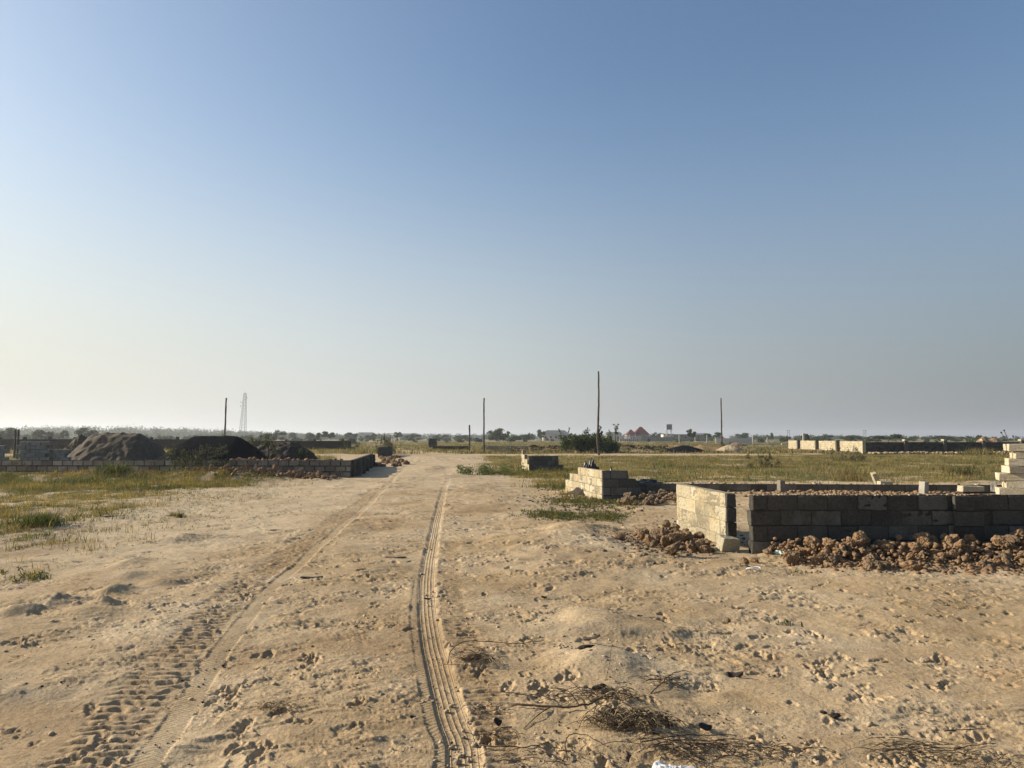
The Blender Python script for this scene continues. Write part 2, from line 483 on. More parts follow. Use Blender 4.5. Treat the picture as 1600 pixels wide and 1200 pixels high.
# ------------------------------------------------------------------ ground: one sheet, finest near the viewer
def build_ground():
    r = [0.05]
    while r[-1] < 2.6: r.append(r[-1] + .18)
    while r[-1] < 42: r.append(r[-1] * 1.00245)
    while r[-1] < 5200: r.append(r[-1] * (1.012 if r[-1] < 250 else 1.05))
    r = np.array(r)
    A = radians(43)
    th = np.concatenate([np.arange(-pi, -A, radians(3)), np.arange(-A, A, 0.0016), np.arange(A, pi - .02, radians(3))])
    R, T = np.meshgrid(r, th, indexing='ij')
    X = R * np.sin(T); Y = R * np.cos(T)
    sh = X.shape
    Z = terrain(X, Y)
    near = R < 46
    i1 = int(np.searchsorted(r, 46))
    j0 = int(np.searchsorted(th, -A)); j1 = int(np.searchsorted(th, A))
    sl = (slice(0, i1), slice(j0, j1))
    x, y = X[sl], Y[sl]; z = Z[sl].copy(); rr = R[sl]
    g = grassmask(X, Y)
    fade = 1 - sm(rr, 25, 46)
    # ---- tracks
    tru, trv = poly_d(x, y, TR_R); w1 = .098
    m1 = 1 - sm(np.abs(tru), w1 - .008, w1 + .012)
    tr2, tv2 = poly_d(x, y, TR_R2)
    m2 = (1 - sm(np.abs(tr2), .05, .07)) * (1 - m1) * (1 - sm(tv2, 6, 8))
    lu, lv = poly_d(x, y, TR_L); ml = 1 - sm(np.abs(lu), .07, .09)
    llu, llv = poly_d(x, y, TR_LL)
    wob = .05 * noise(x * 2, y * 2, 91)
    mll = (1 - sm(np.abs(llu + wob), .14, .25)) * (1 - ml)
    rru, rrv = poly_d(x, y, TR_RR)
    mrr = (1 - sm(np.abs(rru + wob), .07, .15)) * (1 - m1) * sm(rrv, .5, 2)
    trackmask = np.clip(m1 + m2 + ml + mll + mrr, 0, 1)
    # ---- small relief
    n_s = fbm(x * 4.2, y * 6.5, 4, 51); n_m = fbm(x * 1.8, y * 2.8, 4, 52)
    rough_area = sm(fbm(x / 1.8, y / 1.2, 3, 53), -.05, .45)
    right_rough = sm(x, -.2, 1.0) * .25 + .2 * (1 - sm(x, -3, -1.5))
    ra = np.clip(rough_area * .8 + right_rough, 0, 1)
    ridg = 1 - np.abs(fbm(x * 7, y * 11, 3, 55))
    crumb = np.clip(ridg - .86, 0, 1) * 6
    clod = sm(fbm(x * 16, y * 19, 2, 56), .30, .9)
    zz = .0045 * n_s + .008 * n_m
    t1 = fbm(x * 3.2, y * 6.0, 4, 57, .6); t2 = fbm(x * 1.3, y * 2.6, 4, 58, .6); t3 = fbm(x * 8, y * 13, 3, 59, .6)
    ta = (.12 + .88 * sm(fbm(x / 1.1, y / .9, 3, 60), -.15, .35)) * (.6 + .4 * sm(rr, 4, 8))
    zz = zz + 1.25 * ta * (.007 * sm(t1, .10, .19) - .008 * sm(t1, .42, .50) + .010 * sm(t2, .18, .23) - .009 * sm(-t2, .22, .28) + .004 * sm(t3, .22, .36) - .004)
    zz = zz + ra * (.003 * crumb + .0055 * clod * sm(n_m, -.1, .5))
    # wash marks: shallow scarps with one sharp side
    wq = fbm(x * .9, y * 2.2, 3, 61); fr = wq * 3.2 - np.floor(wq * 3.2)
    zz = zz + .011 * (fr ** 3) * sm(noise(x / 2.3, y / 1.6, 62), .05, .35)
    zz = zz * (1 - trackmask) * np.where(rr < 30, 1, fade)
    z = z + zz
    # pits and footprints
    stamps = []
    def stamp(cx, cy, a, b, rot, dep, rag=.4, rim=.5):
        rad = math.hypot(cx, cy); ang = math.atan2(cx, cy); ext = max(a, b) * 1.9
        ia = int(np.searchsorted(r, rad - ext)); ib = int(np.searchsorted(r, rad + ext))
        ja = int(np.searchsorted(th, ang - ext / rad)) - j0; jb = int(np.searchsorted(th, ang + ext / rad)) - j0
        ib = min(ib, i1); ja = max(ja, 0); jb = min(jb, j1 - j0)
        if ib <= ia or jb <= ja: return
        q = (slice(ia, ib), slice(ja, jb)); dx = x[q] - cx; dy = y[q] - cy
        u = (dx * cos(rot) + dy * sin(rot)) / a; v = (-dx * sin(rot) + dy * cos(rot)) / b
        f = 1 / max(.03, b)
        nz = .6 * noise(x[q] * f * 1.2, y[q] * f * 1.2, int(cx * 977) % 900) + .5 * fbm(x[q] * 34, y[q] * 34, 2, 17)
        d = np.sqrt(u * u + v * v) + rag * nz
        nz = np.clip(nz, -.8, .8)
        prof = -dep * (1 - sm(d, .55, 1.0)) + rim * dep * np.exp(-((d - 1.2) / .28) ** 2) * np.clip(.25 + 1.0 * nz, 0, 1)
        prof = prof + dep * .30 * nz * (1 - sm(d, .8, 1.5))
        z[q] += prof * (1 - .92 * m1[q]) * (1 - .8 * ml[q])
    rs = np.random.default_rng(5)
    for k in range(620):
        rad = 3.4 * (40 / 3.4) ** (rs.random() ** .62); ang = rs.uniform(-.72, .72)
        cx, cy = rad * sin(ang), rad * cos(ang)
        if 3.4 < cx and cy > 10.4 and rs.random() < .6: continue
        big = rs.random()
        rot = rs.normal(pi / 2, .7)
        sc = .8 + rad * .02
        if big < .35: stamp(cx, cy, .13 * sc, .05 * sc, rot, .017, .45, .7)
        elif big < .8: stamp(cx, cy, .05 * sc, .036 * sc, rot, .013, .6, .7)
        else: stamp(cx, cy, .10 * sc, .08 * sc, rot, .012, .9, .9)
    # clusters copied from where the photograph shows them
    def cluster(px, py, sx, sy, n, a=.085, b=.036, dep=.017):
        for k in range(n):
            cx, cy = at(px + rs.normal(0, sx), py + rs.normal(0, sy))
            stamp(cx, cy, a * rs.uniform(.7, 1.3), b * rs.uniform(.7, 1.3), rs.normal(1.2, .8), dep * rs.uniform(.6, 1.2), .5, .7)
    for c in ((570,905,40,9,6),(605,880,12,5,2),(490,912,6,3,1),(285,952,12,4,2),(255,925,14,4,2),(240,962,16,4,2),(290,988,25,5,3),(75,975,20,5,3),
              (120,1000,60,6,4),(480,1030,25,5,5),(610,930,40,25,10),(560,1095,10,7,2),(430,1030,20,8,3),(485,1035,20,5,3),(355,1105,12,8,3),(355,1075,18,10,3),
              (385,1155,14,14,4),(390,1180,10,8,3),(1240,1010,60,18,16),(1290,1035,40,14,12),(1310,1050,30,12,6),(1255,985,20,10,5),(1350,1085,14,5,5),
              (1450,1025,25,8,8),(1480,1065,16,6,4),(1300,1112,16,4,3),(1020,1010,30,8,6),(1090,1010,12,5,4),(1060,960,30,5,4),(860,900,40,9,7),(865,940,40,6,5),
              (900,885,60,10,8),(1100,890,60,12,10),(1180,880,40,10,6),(1270,915,50,6,8),(1400,925,60,8,8),(1430,960,60,8,8),(1550,960,30,10,4),
              (700,990,10,20,4),(745,1070,10,30,7),(760,1130,14,30,7),(950,1105,20,12,6),(830,1055,40,14,6),(1430,1180,50,12,8),(1240,1170,30,14,6),
              (690,820,60,14,12),(800,840,60,16,14),(850,870,60,14,10),(400,800,60,12,10),(450,850,50,10,6),(300,830,60,12,8),(640,880,30,8,4),
              (110,850,60,12,6),(470,1120,60,30,5),(600,1000,30,30,5)):
        cluster(*c)
    # smooth tyre tracks pressed in after
    zb = Z[sl]
    def press(m, dep, u, w, ridge=1.0):
        nonlocal z
        tgt = zb - dep + .004 * noise(x * 5, y * 5, 70)
        z = z * (1 - m) + tgt * m
        sh_ = np.exp(-((np.abs(u) - w - .03) / .018) ** 2)
        z = z + .004 * ridge * sh_ * np.clip(.1 + 1.9 * noise(x * 9, y * 9, 71), 0, 2) * fade
    m1 = m1 * (1 - .65 * sm(trv, 14, 28) * sm(noise(x, y, 73), -.6, .3)); press(m1 * .95, .012, tru, w1)
    far_l = sm(lv, 4, 8); press(ml * (.85 - .2 * sm(lv, 15, 25)), .006 + .008 * far_l, lu, .08, .2 + 1.6 * far_l)
    keep_ = z.copy(); press(m2 * .6, .002, tr2, .06, 0); z = np.where(m2 > .02, z, keep_)
    # torn-up lug marks
    def lugs(m, u, v, wid, seed, amp=.020, per=.085):
        ph = v / per + .55 * noise(x * 3, y * 3, seed) + .28 * noise(x * 12, y * 12, seed + 1) + .3 * u / wid
        s = np.sin(2 * pi * ph)
        return m * (amp * np.clip(s, -.6, .5) * (1 + .9 * fbm(x * 8, y * 8, 2, seed + 2)) - .006)
    z = z + (lugs(mll, llu, llv, .2, 101, .022, .10) + lugs(mrr, rru, rrv, .12, 111, .015, .08)) * fade
    # relief in the grass soil
    z = z + .035 * g[sl] * fbm(x * 1.7, y * 1.7, 4, 66) * fade
    Z[sl] = z
    # ---- colour masks (soil colour, plus one pit's shade in grey)
    pale = sm(fbm(X / 2.4, Y / 1.9, 4, 201), .0, .9) * .38
    pale = np.maximum(pale, .8 * np.exp(-((Y - 72.5 - X * .03) / 2.2) ** 2) * sm(X, -8, -2) * (1 - sm(X, 24, 30)) * sm(noise(X / 4, Y / 3, 230), -.5, .1))
    pale = np.maximum(pale, .35 * sm(Y, 18, 30) * (1 - sm(Y, 60, 75)))
    pale = np.maximum(pale, .45 * sm(-X, 3, 5) * sm(Y, 8, 12) * (1 - sm(Y, 25, 30)))
    damp = sm(fbm(X / 1.6, Y / 1.3, 4, 211), .0, .9) * .42
    damp = np.maximum(damp, .6 * sm(fbm(X / 3, Y / 1.8, 4, 212), .1, .6) * sm(-X - .55 * Y, -.5, 1.6))
    damp[sl] = np.maximum(damp[sl], .45 * sm(zz, .006, .02) * 0)
    damp[sl] = np.maximum(damp[sl], .35 * (mll + mrr))
    grey = np.zeros(sh)
    for (px, py, wx, wy) in ((20,1090,90,45),(200,905,60,12),(205,880,14,3),(80,950,60,9),(870,985,90,5),(980,990,160,3),(890,800,70,5),(300,845,50,6),(20,830,70,10),(60,845,90,8)):  # tiny grey spot on the left puts a pit's shade into the colour
        cx, cy = at(px, py); ex, _ = at(px + wx, py); _, ey = at(px, py - wy)
        q = ((X - cx) / (ex - cx)) ** 2 + ((Y - cy) / (ey - cy)) ** 2
        grey = np.maximum(grey, .35 * np.exp(-q) * (1 + noise(X * 3, Y * 3, 220)))
    bankm = np.exp(-((Y - 88) / 3.2) ** 2) * sm(X, -2, 4) * (1 - sm(X, 26, 34))
    damp = np.maximum(damp, bankm)
    spoil = sm(X, 3, 4) * np.exp(-((Y - 24) / 1.6) ** 2)
    damp = np.maximum(damp, .6 * spoil)
    g = g * (1 - bankm * .7)
    nr, nc = sh
    idx = np.arange(nr * nc).reshape(nr, nc)
    jn = np.roll(np.arange(nc), -1)
    q = np.stack([idx[:-1, :], idx[:-1][:, jn], idx[1:][:, jn], idx[1:, :]], -1).reshape(-1, 4)[:, ::-1]
    V = np.stack([X, Y, Z], -1).reshape(-1, 3)
    # close the centre
    V = np.vstack([V, [[0, 0, float(Z[0].mean())]]])
    tri = np.stack([np.full(nc, nr * nc), idx[0][jn], idx[0]], -1)
    me = mesh_np("ground", V, q, tri, smooth=True)
    def full(a, default=0.0):
        o = np.full(sh, default); o[sl] = a; return np.append(o.ravel(), default)
    for nme, a in (("grass", g), ("pale", pale), ("damp", damp), ("grey", np.clip(grey, 0, 1))):
        set_attr(me, nme, np.append(a.ravel(), 0))
    set_attr(me, "tru", full(tru)); set_attr(me, "trv", full(trv)); set_attr(me, "trm", full(m1 * (1 - sm(np.abs(tru), .074, .084)) * (1 - sm(rr, 16, 34))))
    useL = ml > m2
    set_attr(me, "lugu", full(np.where(useL, lu, tr2))); set_attr(me, "lugv", full(np.where(useL, lv, tv2)))
    set_attr(me, "lugm", full(np.maximum(ml * .8, m2) * (1 - sm(rr, 7, 14))))
    o = link("ground", me, GROUND); tag(o, kind="structure")
    return o
GROUND = ground_mat()
build_ground()
# ------------------------------------------------------------------ materials of things
M_FRONT = block_mat("shaded_sandcrete_block", (.036, .034, .030, 1), (.098, .092, .078, 1), (.18, .17, .145, 1), (.09, .082, .065, 1))  # darkened copy: shade of unlit wall faces put into the colour
M_LIT = block_mat("weathered_sunlit_sandcrete", (.20, .165, .11, 1), (.40, .345, .24, 1), (.50, .44, .32, 1), (.42, .335, .20, 1))  # pale warm copy: sunlight put into the colour, with dust stain
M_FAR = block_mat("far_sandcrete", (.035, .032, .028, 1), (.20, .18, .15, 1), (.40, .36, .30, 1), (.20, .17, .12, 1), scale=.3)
M_STACK = block_mat("new_block", (.38, .33, .24, 1), (.47, .41, .30, 1), (.56, .49, .37, 1), (.45, .37, .24, 1))
M_CLOD = simple_mat("laterite_clod", (.245, .152, .082, 1), .95, .5, 22, 1.0, .03)
M_CLOD2 = simple_mat("grey_clod", (.19, .13, .078, 1), .95, .5, 22, 1.0, .03)
M_SANDP = simple_mat("pile_sand", (.105, .080, .054, 1), .95, .3, 6, .7, .05)
M_PALE = simple_mat("pale_pile_sand", (.38, .29, .19, 1), .95, .3, 6, .7, .05)
M_GRAVEL = simple_mat("black_gravel", (.011, .012, .014, 1), 1.0, .6, 30, 1.0, .04, spec=.02)
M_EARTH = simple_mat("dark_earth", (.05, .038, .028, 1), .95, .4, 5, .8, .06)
M_POLE = simple_mat("pole_wood", (.085, .066, .048, 1), .9, .4, 6, .4, .02)
M_POLEG = simple_mat("grey_concrete_post", (.42, .39, .34, 1), .9, .2, 6, .2, .02)
M_STEEL = simple_mat("galvanised_steel", (.20, .20, .21, 1), .6, .1, 3, 0)
M_TWIG = simple_mat("dry_twig", (.075, .052, .034, 1), .9, .45, 30, .4, .01, tint=True)
M_STRAW = simple_mat("dry_straw", (.36, .27, .15, 1), .9, .3, 30, .3, .01, tint=True)
M_BARK = simple_mat("bark", (.10, .08, .06, 1), .95, .3, 10, .4, .02)
M_LEAF = leaf_mat("leaf", .3)
M_GRASS = leaf_mat("grass_blade", .4)
M_PLASTIC = simple_mat("black_plastic", (.012, .012, .014, 1), .45, .3, 10, .4, .02, spec=.5)
M_WPLAST = simple_mat("white_plastic", (.62, .62, .60, 1), .4, .12, 8, .3, .01, spec=.4)
M_GPLAST = simple_mat("green_tinted_plastic", (.42, .50, .45, 1), .4, .25, 14, .3, .01, spec=.4)
M_ROOF = simple_mat("red_roof", (.12, .032, .028, 1), .7, .15, 2, .2, .02)
M_GROOF = simple_mat("grey_roof", (.16, .16, .16, 1), .6, .15, 2, .1, .02)
M_WALLW = simple_mat("cream_render", (.55, .50, .42, 1), .9, .12, 1, .1, .02)
M_WALLG = simple_mat("grey_render", (.24, .225, .20, 1), .9, .2, 1, .1, .02)
M_DARK = simple_mat("dark_opening", (.02, .02, .02, 1), .6, .1, 1, 0)
M_TANK = simple_mat("steel_tank", (.22, .22, .23, 1), .5, .1, 2, 0)
M_CHIP = simple_mat("dark_bark_chip", (.045, .035, .028, 1), .8, .4, 40, .3, .01)

# ------------------------------------------------------------------ block walls
def block_wall(name, p0, p1, z0, courses, th=.15, mat=None, H=.222, Lb=.45, mort=.016, parent=None, rough=None, jit=.004, seed=0, loc=None, minmax=(.1, .9), recess=.012, piers=(), pier=None):
    """wall of courses from p0 to p1; courses = list of (from, to) lengths, bottom first"""
    rnd = random.Random(seed)
    p0 = Vector((p0[0], p0[1], 0)); p1 = Vector((p1[0], p1[1], 0))
    d = (p1 - p0); Lt = d.length; d.normalize(); rz = math.atan2(d.y, d.x)
    R = Matrix.Rotation(rz, 3, 'Z')
    mb = MB()
    for k, (a, b) in enumerate(courses):
        if b is None: b = Lt
        s = a - (Lb / 2 if k % 2 else 0)
        zc = z0 + H * (k + .5)
        # mortar bed and joints, slightly behind the faces
        c = R @ Vector(((a + b) / 2, 0, 0)) + Vector((0, 0, zc))
        mb.box(c, (b - a - .01, th - 2 * recess, H + .0006 * (k % 2)), tint=.04 + .06 * rnd.random(), R=R)
        while s < b - .02:
            e = min(s + Lb, b); st = max(s, a)
            if e - st > .06:
                le = e - st - mort
                c = R @ Vector(((st + e) / 2, rnd.uniform(-jit, jit), 0)) + Vector((0, 0, zc + rnd.uniform(-jit, jit) * .6))
                RR = R @ Euler((rnd.uniform(-.6, .6) * jit * 2, rnd.uniform(-.4, .4) * jit * 2, rnd.uniform(-1, 1) * jit * 2)).to_matrix()
                old = random.getstate(); random.seed(rnd.random())
                mb.box(c, (le, th, H - mort), tint=rnd.uniform(*minmax), jit=jit * .7, R=RR)
                random.setstate(old)
            s += Lb
    o = mb.build(name, mat or M_FRONT, parent, loc=tuple(p0), bevel=0.0 if rough is None else .006, rough=rough)
    return o, R, Lt, (lambda s, off=0.0, z=0.0: tuple(R @ Vector((s, off, 0)) + p0 + Vector((0, 0, z))))

def wall_root(name, loc, label, cat="wall", group=None):
    o = empty(name, loc); tag(o, label, cat, group); return o

def pier_box(name, c, d, rz, parent, mat, tint=.5, courses=4):
    mb = MB()
    h = d[2] / courses
    for k in range(courses):
        mb.box((0, 0, (k + .5) * h - d[2] / 2), (d[0] - .004 * (k % 2), d[1] - .004 * (k % 2), h - .01), tint=random.uniform(.3, .8))
    mb.box((0, 0, 0), (d[0] - .02, d[1] - .02, d[2] - .01), tint=.2)
    o = mb.build(name, mat, parent, loc=c, rot=(0, 0, rz)); return o

# long front wall of the half-built plot (right)
x0, y0 = 3.52, 10.78
ZF = -.04
w1 = wall_root("block_wall", (x0, y0, 0), "long dark shaded block wall across the right side, behind the heap of brown clods")
cs = [(0, None), (.02, None), (0.0, None), (.03, None)]
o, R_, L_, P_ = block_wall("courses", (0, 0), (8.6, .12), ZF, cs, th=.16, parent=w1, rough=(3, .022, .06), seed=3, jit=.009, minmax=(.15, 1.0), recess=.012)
pr = MB()
for k in range(4):
    pr.box((3.2, -.115, ZF + .222 * (k + .5) - .003), (.42, .072, .212), tint=random.uniform(.1, .4), jit=.004)
pr.build("pier", M_FRONT, w1, bevel=.006, rough=(2, .010, .06))
mb = MB()     # thin skin of sand and mortar crumbs lying on the wall head is part of it
for k in range(150):
    s_ = random.uniform(.05, 8.4); q = random.uniform(.008, .02)
    mb.box((s_, random.uniform(-.06, .06), ZF + .888 + q * .25), (q * 2, q * 1.5, q), rz=random.uniform(0, 3), tint=random.uniform(.6, 1), jit=q * .3)
mb.build("crumbs", M_PALE, w1)

# left-facing side wall of the plot, sunlit
pn = (3.44, 11.40); pf = (3.20, 13.75)
w2 = wall_root("block_wall", (pn[0], pn[1], 0), "short sunlit block wall running away from the near corner of the dark long wall")
Lw = math.hypot(pf[0] - pn[0], pf[1] - pn[1])
block_wall("courses", (0, 0), (pf[0] - pn[0], pf[1] - pn[1]), -.065, [(0, None), (.03, None), (0, None), (.02, None)], th=.15, mat=M_LIT, parent=w2, rough=(3, .020, .05), seed=8, minmax=(.2, .9), recess=.002, mort=.008)

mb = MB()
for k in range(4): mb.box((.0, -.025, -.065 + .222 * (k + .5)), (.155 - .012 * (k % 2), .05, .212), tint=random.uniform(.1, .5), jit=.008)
mb.build("shaded_end_slab", M_FRONT, w2, bevel=.006, rough=(2, .015, .05))  # thin dark slab added so the wall end carries its shade as colour
# sunlit-edge wall further back, stepped
pn = (2.53, 19.7); pf = (1.80, 23.3)
w3 = wall_root("block_wall", (pn[0], pn[1], 0), "stepped sunlit block wall corner with black plastic lying behind its top")
d_ = (pf[0] - pn[0], pf[1] - pn[1])
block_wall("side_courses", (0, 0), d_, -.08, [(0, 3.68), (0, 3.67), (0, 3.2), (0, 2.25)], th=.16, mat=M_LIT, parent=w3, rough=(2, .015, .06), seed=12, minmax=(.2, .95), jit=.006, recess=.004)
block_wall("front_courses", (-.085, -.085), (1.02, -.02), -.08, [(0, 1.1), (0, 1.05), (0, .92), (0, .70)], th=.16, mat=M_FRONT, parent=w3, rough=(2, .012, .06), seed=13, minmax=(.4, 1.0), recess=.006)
mb = MB(); mb.box((0, 0, 0), (.03, .03, .01), tint=.5)

# small stepped wall further along the road
pn = (.93, 36.2); pf = (.62, 40.6)
w4 = wall_root("block_wall", (pn[0], pn[1], 0), "small grey stepped block wall in the grass, farther off than the plastic-topped wall")
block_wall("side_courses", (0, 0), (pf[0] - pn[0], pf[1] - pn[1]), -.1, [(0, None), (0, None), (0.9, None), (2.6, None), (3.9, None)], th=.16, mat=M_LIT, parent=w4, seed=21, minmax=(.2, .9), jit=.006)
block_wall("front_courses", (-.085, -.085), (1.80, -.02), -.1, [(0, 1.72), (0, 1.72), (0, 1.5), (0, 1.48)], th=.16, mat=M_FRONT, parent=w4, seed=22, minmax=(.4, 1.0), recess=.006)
for o in w4.children:
    if o.name.startswith("front"): pass

# low foundation wall at the back of the plot
w5 = wall_root("block_wall", (3.4, 22.2, 0), "low one-course foundation wall at the back of the plot, edged with rubble")
block_wall("courses", (0, 0), (13.2, -.9), -.10, [(0, None), (.03, None)], th=.16, mat=M_FRONT, parent=w5, seed=25, minmax=(.2, .9), H=.20, recess=.008)

# left low wall with its return
w6 = wall_root("block_wall", (-6.9, 31.0, 0), "long low block wall on the left in front of the sand and black gravel piles")
block_wall("front_courses", (0, 0), (-19, .55), -.0, [(0, None), (0, None), (0, None)], th=.20, mat=M_FAR, parent=w6, seed=31, H=.243, mort=.05, recess=.03, minmax=(.3, .9), jit=.006)
block_wall("return_courses", (-.02, .14), (-1.6, 12.6), -.0, [(0, None), (0, None), (0, None)], th=.20, mat=M_FRONT, parent=w6, seed=32, H=.243, mort=.03, recess=.02, minmax=(.1, .6))
rzr = math.atan2(12.5, -1.6)
for k in range(5):
    t = (k + .55) / 5.0
    pier_box("pier", (-.02 + .20 - 1.6 * t, .1 + 12.4 * t, .345), (.42, .24, .76), rzr, w6, M_FRONT)

# short wall piece continuing beyond the gap
pA = at(596, 713); 
w7 = wall_root("block_wall", (-11.25, 61.0, 0), "short dark wall piece beyond the gap at the end of the long low left wall")
block_wall("courses", (0, 0), (-.55, 9.5), -.1, [(0, None)] * 4, th=.2, mat=M_FRONT, parent=w7, seed=33, H=.25, minmax=(.1, .6))

# far boundary wall on the left
w8 = wall_root("boundary_wall", (-42, 98, 0), "long dark boundary wall with posts far behind the piles on the left", "wall")
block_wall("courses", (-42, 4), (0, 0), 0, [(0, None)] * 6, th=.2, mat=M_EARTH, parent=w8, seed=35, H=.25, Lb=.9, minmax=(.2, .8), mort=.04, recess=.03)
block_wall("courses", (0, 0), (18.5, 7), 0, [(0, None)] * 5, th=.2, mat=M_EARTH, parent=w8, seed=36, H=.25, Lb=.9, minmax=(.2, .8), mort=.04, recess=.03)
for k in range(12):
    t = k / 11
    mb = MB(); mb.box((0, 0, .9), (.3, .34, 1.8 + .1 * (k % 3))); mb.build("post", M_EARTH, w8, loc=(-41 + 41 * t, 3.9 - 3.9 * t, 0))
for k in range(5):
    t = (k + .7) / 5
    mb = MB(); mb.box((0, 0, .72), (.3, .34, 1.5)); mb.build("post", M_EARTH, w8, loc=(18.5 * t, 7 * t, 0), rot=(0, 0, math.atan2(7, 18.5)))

# far walled compound on the right: sunlit side, shaded front
w9 = wall_root("compound_wall", (37.3, 76.3, 0), "far block wall on the right with four sunlit panels and a long dark front", "wall")
dx, dy = 40.6 - 37.3, 105.5 - 76.3; Ls = math.hypot(dx, dy); rzs = math.atan2(dy, dx)
sp = [.35, Ls * .255, Ls * .52, Ls * .80, Ls]
for i in range(4):
    a, b = sp[i], sp[i + 1]
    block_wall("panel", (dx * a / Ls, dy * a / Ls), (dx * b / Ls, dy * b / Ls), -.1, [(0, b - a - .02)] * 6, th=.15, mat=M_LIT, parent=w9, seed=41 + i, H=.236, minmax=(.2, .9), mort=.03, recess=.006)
    if i:
        mb = MB(); mb.box((0, 0, .66), (.42, .42, 1.52)); mb.build("pier", M_FRONT, w9, loc=(dx * a / Ls - .22, dy * a / Ls, 0), rot=(0, 0, rzs))
mb = MB(); mb.box((0, 0, .62), (.35, .35, 1.46)); mb.build("pier", M_LIT, w9, loc=(.02, .12, 0))
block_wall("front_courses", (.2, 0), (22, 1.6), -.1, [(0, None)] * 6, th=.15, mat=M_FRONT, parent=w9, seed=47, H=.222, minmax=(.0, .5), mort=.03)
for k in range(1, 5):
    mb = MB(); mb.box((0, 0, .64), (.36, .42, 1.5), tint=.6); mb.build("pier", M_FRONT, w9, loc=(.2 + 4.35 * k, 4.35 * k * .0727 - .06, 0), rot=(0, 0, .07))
    mb = MB(); mb.box((0, 0, 0), (.30, .42, .16), tint=.9, jit=.03); mb.build("sunlit_pier_top", M_LIT, w9, loc=(.15 + 4.35 * k, 4.35 * k * .0727 - .06, 1.45), rot=(0, 0, .07))  # pier heads paled: sunlight on their tops put into the colour

# low far walls and compounds in the middle distance
def straight_wall(name, p0, p1, h, mat, label, n=1, Lb=1.2, th=.2, cat="wall"):
    w = wall_root(name, (p0[0], p0[1], 0), label, cat)
    block_wall("courses", (0, 0), (p1[0] - p0[0], p1[1] - p0[1]), -.2, [(0, None)] * n, th=th, mat=mat, parent=w, seed=int(abs(p0[0]) * 7), H=(h + .2) / n, Lb=Lb, minmax=(.2, .9), mort=.03)
    return w
straight_wall("foundation_wall", (-4.0, 96), (3.3, 92), .62, M_FRONT, "low dark foundation wall across the far end of the sandy road", 3, .5)
straight_wall("foundation_wall", (-11.5, 104), (-6, 103), .5, M_EARTH, "low brown foundation strip in the grass left of the leaning thin post", 2, .5)

# ------------------------------------------------------------------ single blocks
def block_mesh(dims, jit=.006, seed=0, hollow=False):
    st = random.getstate(); random.seed(seed)
    bm = bmesh.new(); bmesh.ops.create_cube(bm, size=1)
    for v in bm.verts: v.co = Vector((v.co.x * dims[0], v.co.y * dims[1], v.co.z * dims[2])) + Vector((random.uniform(-jit, jit) for _ in range(3)))
    bmesh.ops.bevel(bm, geom=list(bm.edges), offset=.008, segments=1, affect='EDGES')
    bmesh.ops.subdivide_edges(bm, edges=list(bm.edges), cuts=3, use_grid_fill=True)
    n = np.array([tuple(v.co) for v in bm.verts])
    d = fbm(n[:, 0] * 22 + n[:, 2] * 9, n[:, 1] * 22 + n[:, 2] * 21, 3, seed) * .006
    for v, q in zip(bm.verts, d): v.co += v.co.normalized() * q
    me = bpy.data.meshes.new("concrete_block"); bm.to_mesh(me); bm.free()
    set_attr(me, "tint", np.full(len(me.vertices), random.uniform(.2, .9)))
    random.setstate(st); return me
BM = [block_mesh((.45, .225, .15), seed=50 + i) for i in range(4)]

def put_block(loc, rot, label, group=None, me=None, mat=None, name="concrete_block", cat="concrete block"):
    me = me or random.choice(BM)
    if mat is not None and mat is not M_STACK:
        key = me.name + mat.name
        if key not in _bk:
            m2 = me.copy(); m2.materials.clear(); m2.materials.append(mat); _bk[key] = m2
        me = _bk[key]
    elif not me.materials: me.materials.append(M_STACK)
    o = bpy.data.objects.new(name, me); C.objects.link(o); o.location = loc; o.rotation_euler = rot
    tag(o, label, cat, group); return o
_bk = {}

# big stack at the right edge of the picture
G = "blocks stacked at the right edge beside the plot"
sx, sy, sz = 10.42, 14.9, .02
for k in range(10):
    zc = sz + .155 * k + .078
    for row in range(2):
        for i in range(3):
            if k == 7 and i == 0 and row == 0: pass
            header = (k + i) % 3 == 0
            xx = sx + i * .47 + (.0 if k % 2 else .12) + random.uniform(-.015, .015) + (.0 if k < 7 else .18)
            yy = sy + row * .26 + random.uniform(-.015, .015)
            lab = "pale concrete block in the stack cut by the right edge of the picture"
            if k == 9: lab = "pale concrete block in the top tier of the stack at the right edge"
            elif k == 0: lab = "pale concrete block in the bottom tier of the stack at the right edge"
            elif k == 6 and i == 0: lab = "pale concrete block just below the step at the top left of the right-edge stack"
            ca_, sa_ = cos(-.42), sin(-.42); rx_, ry_ = xx - sx, yy - sy
            put_block((sx + .12 + rx_ * ca_ - ry_ * sa_, sy + rx_ * sa_ + ry_ * ca_ + .35, zc), (random.uniform(-.01, .01), random.uniform(-.01, .01), -.42 + random.uniform(-.05, .05) + (.3 if k == 6 and i == 0 else 0)), lab, G)
put_block((sx + .85, sy - .1, sz + .155 * 10 + .078), (0, 0, .2), "single pale block lying on top of the stack at the right edge", None)
put_block((11.25, 14.75, sz + .155 * 10 + .235), (0, 0, 1.0), "dark grey block crowning the right-edge stack", None, mat=M_FRONT)

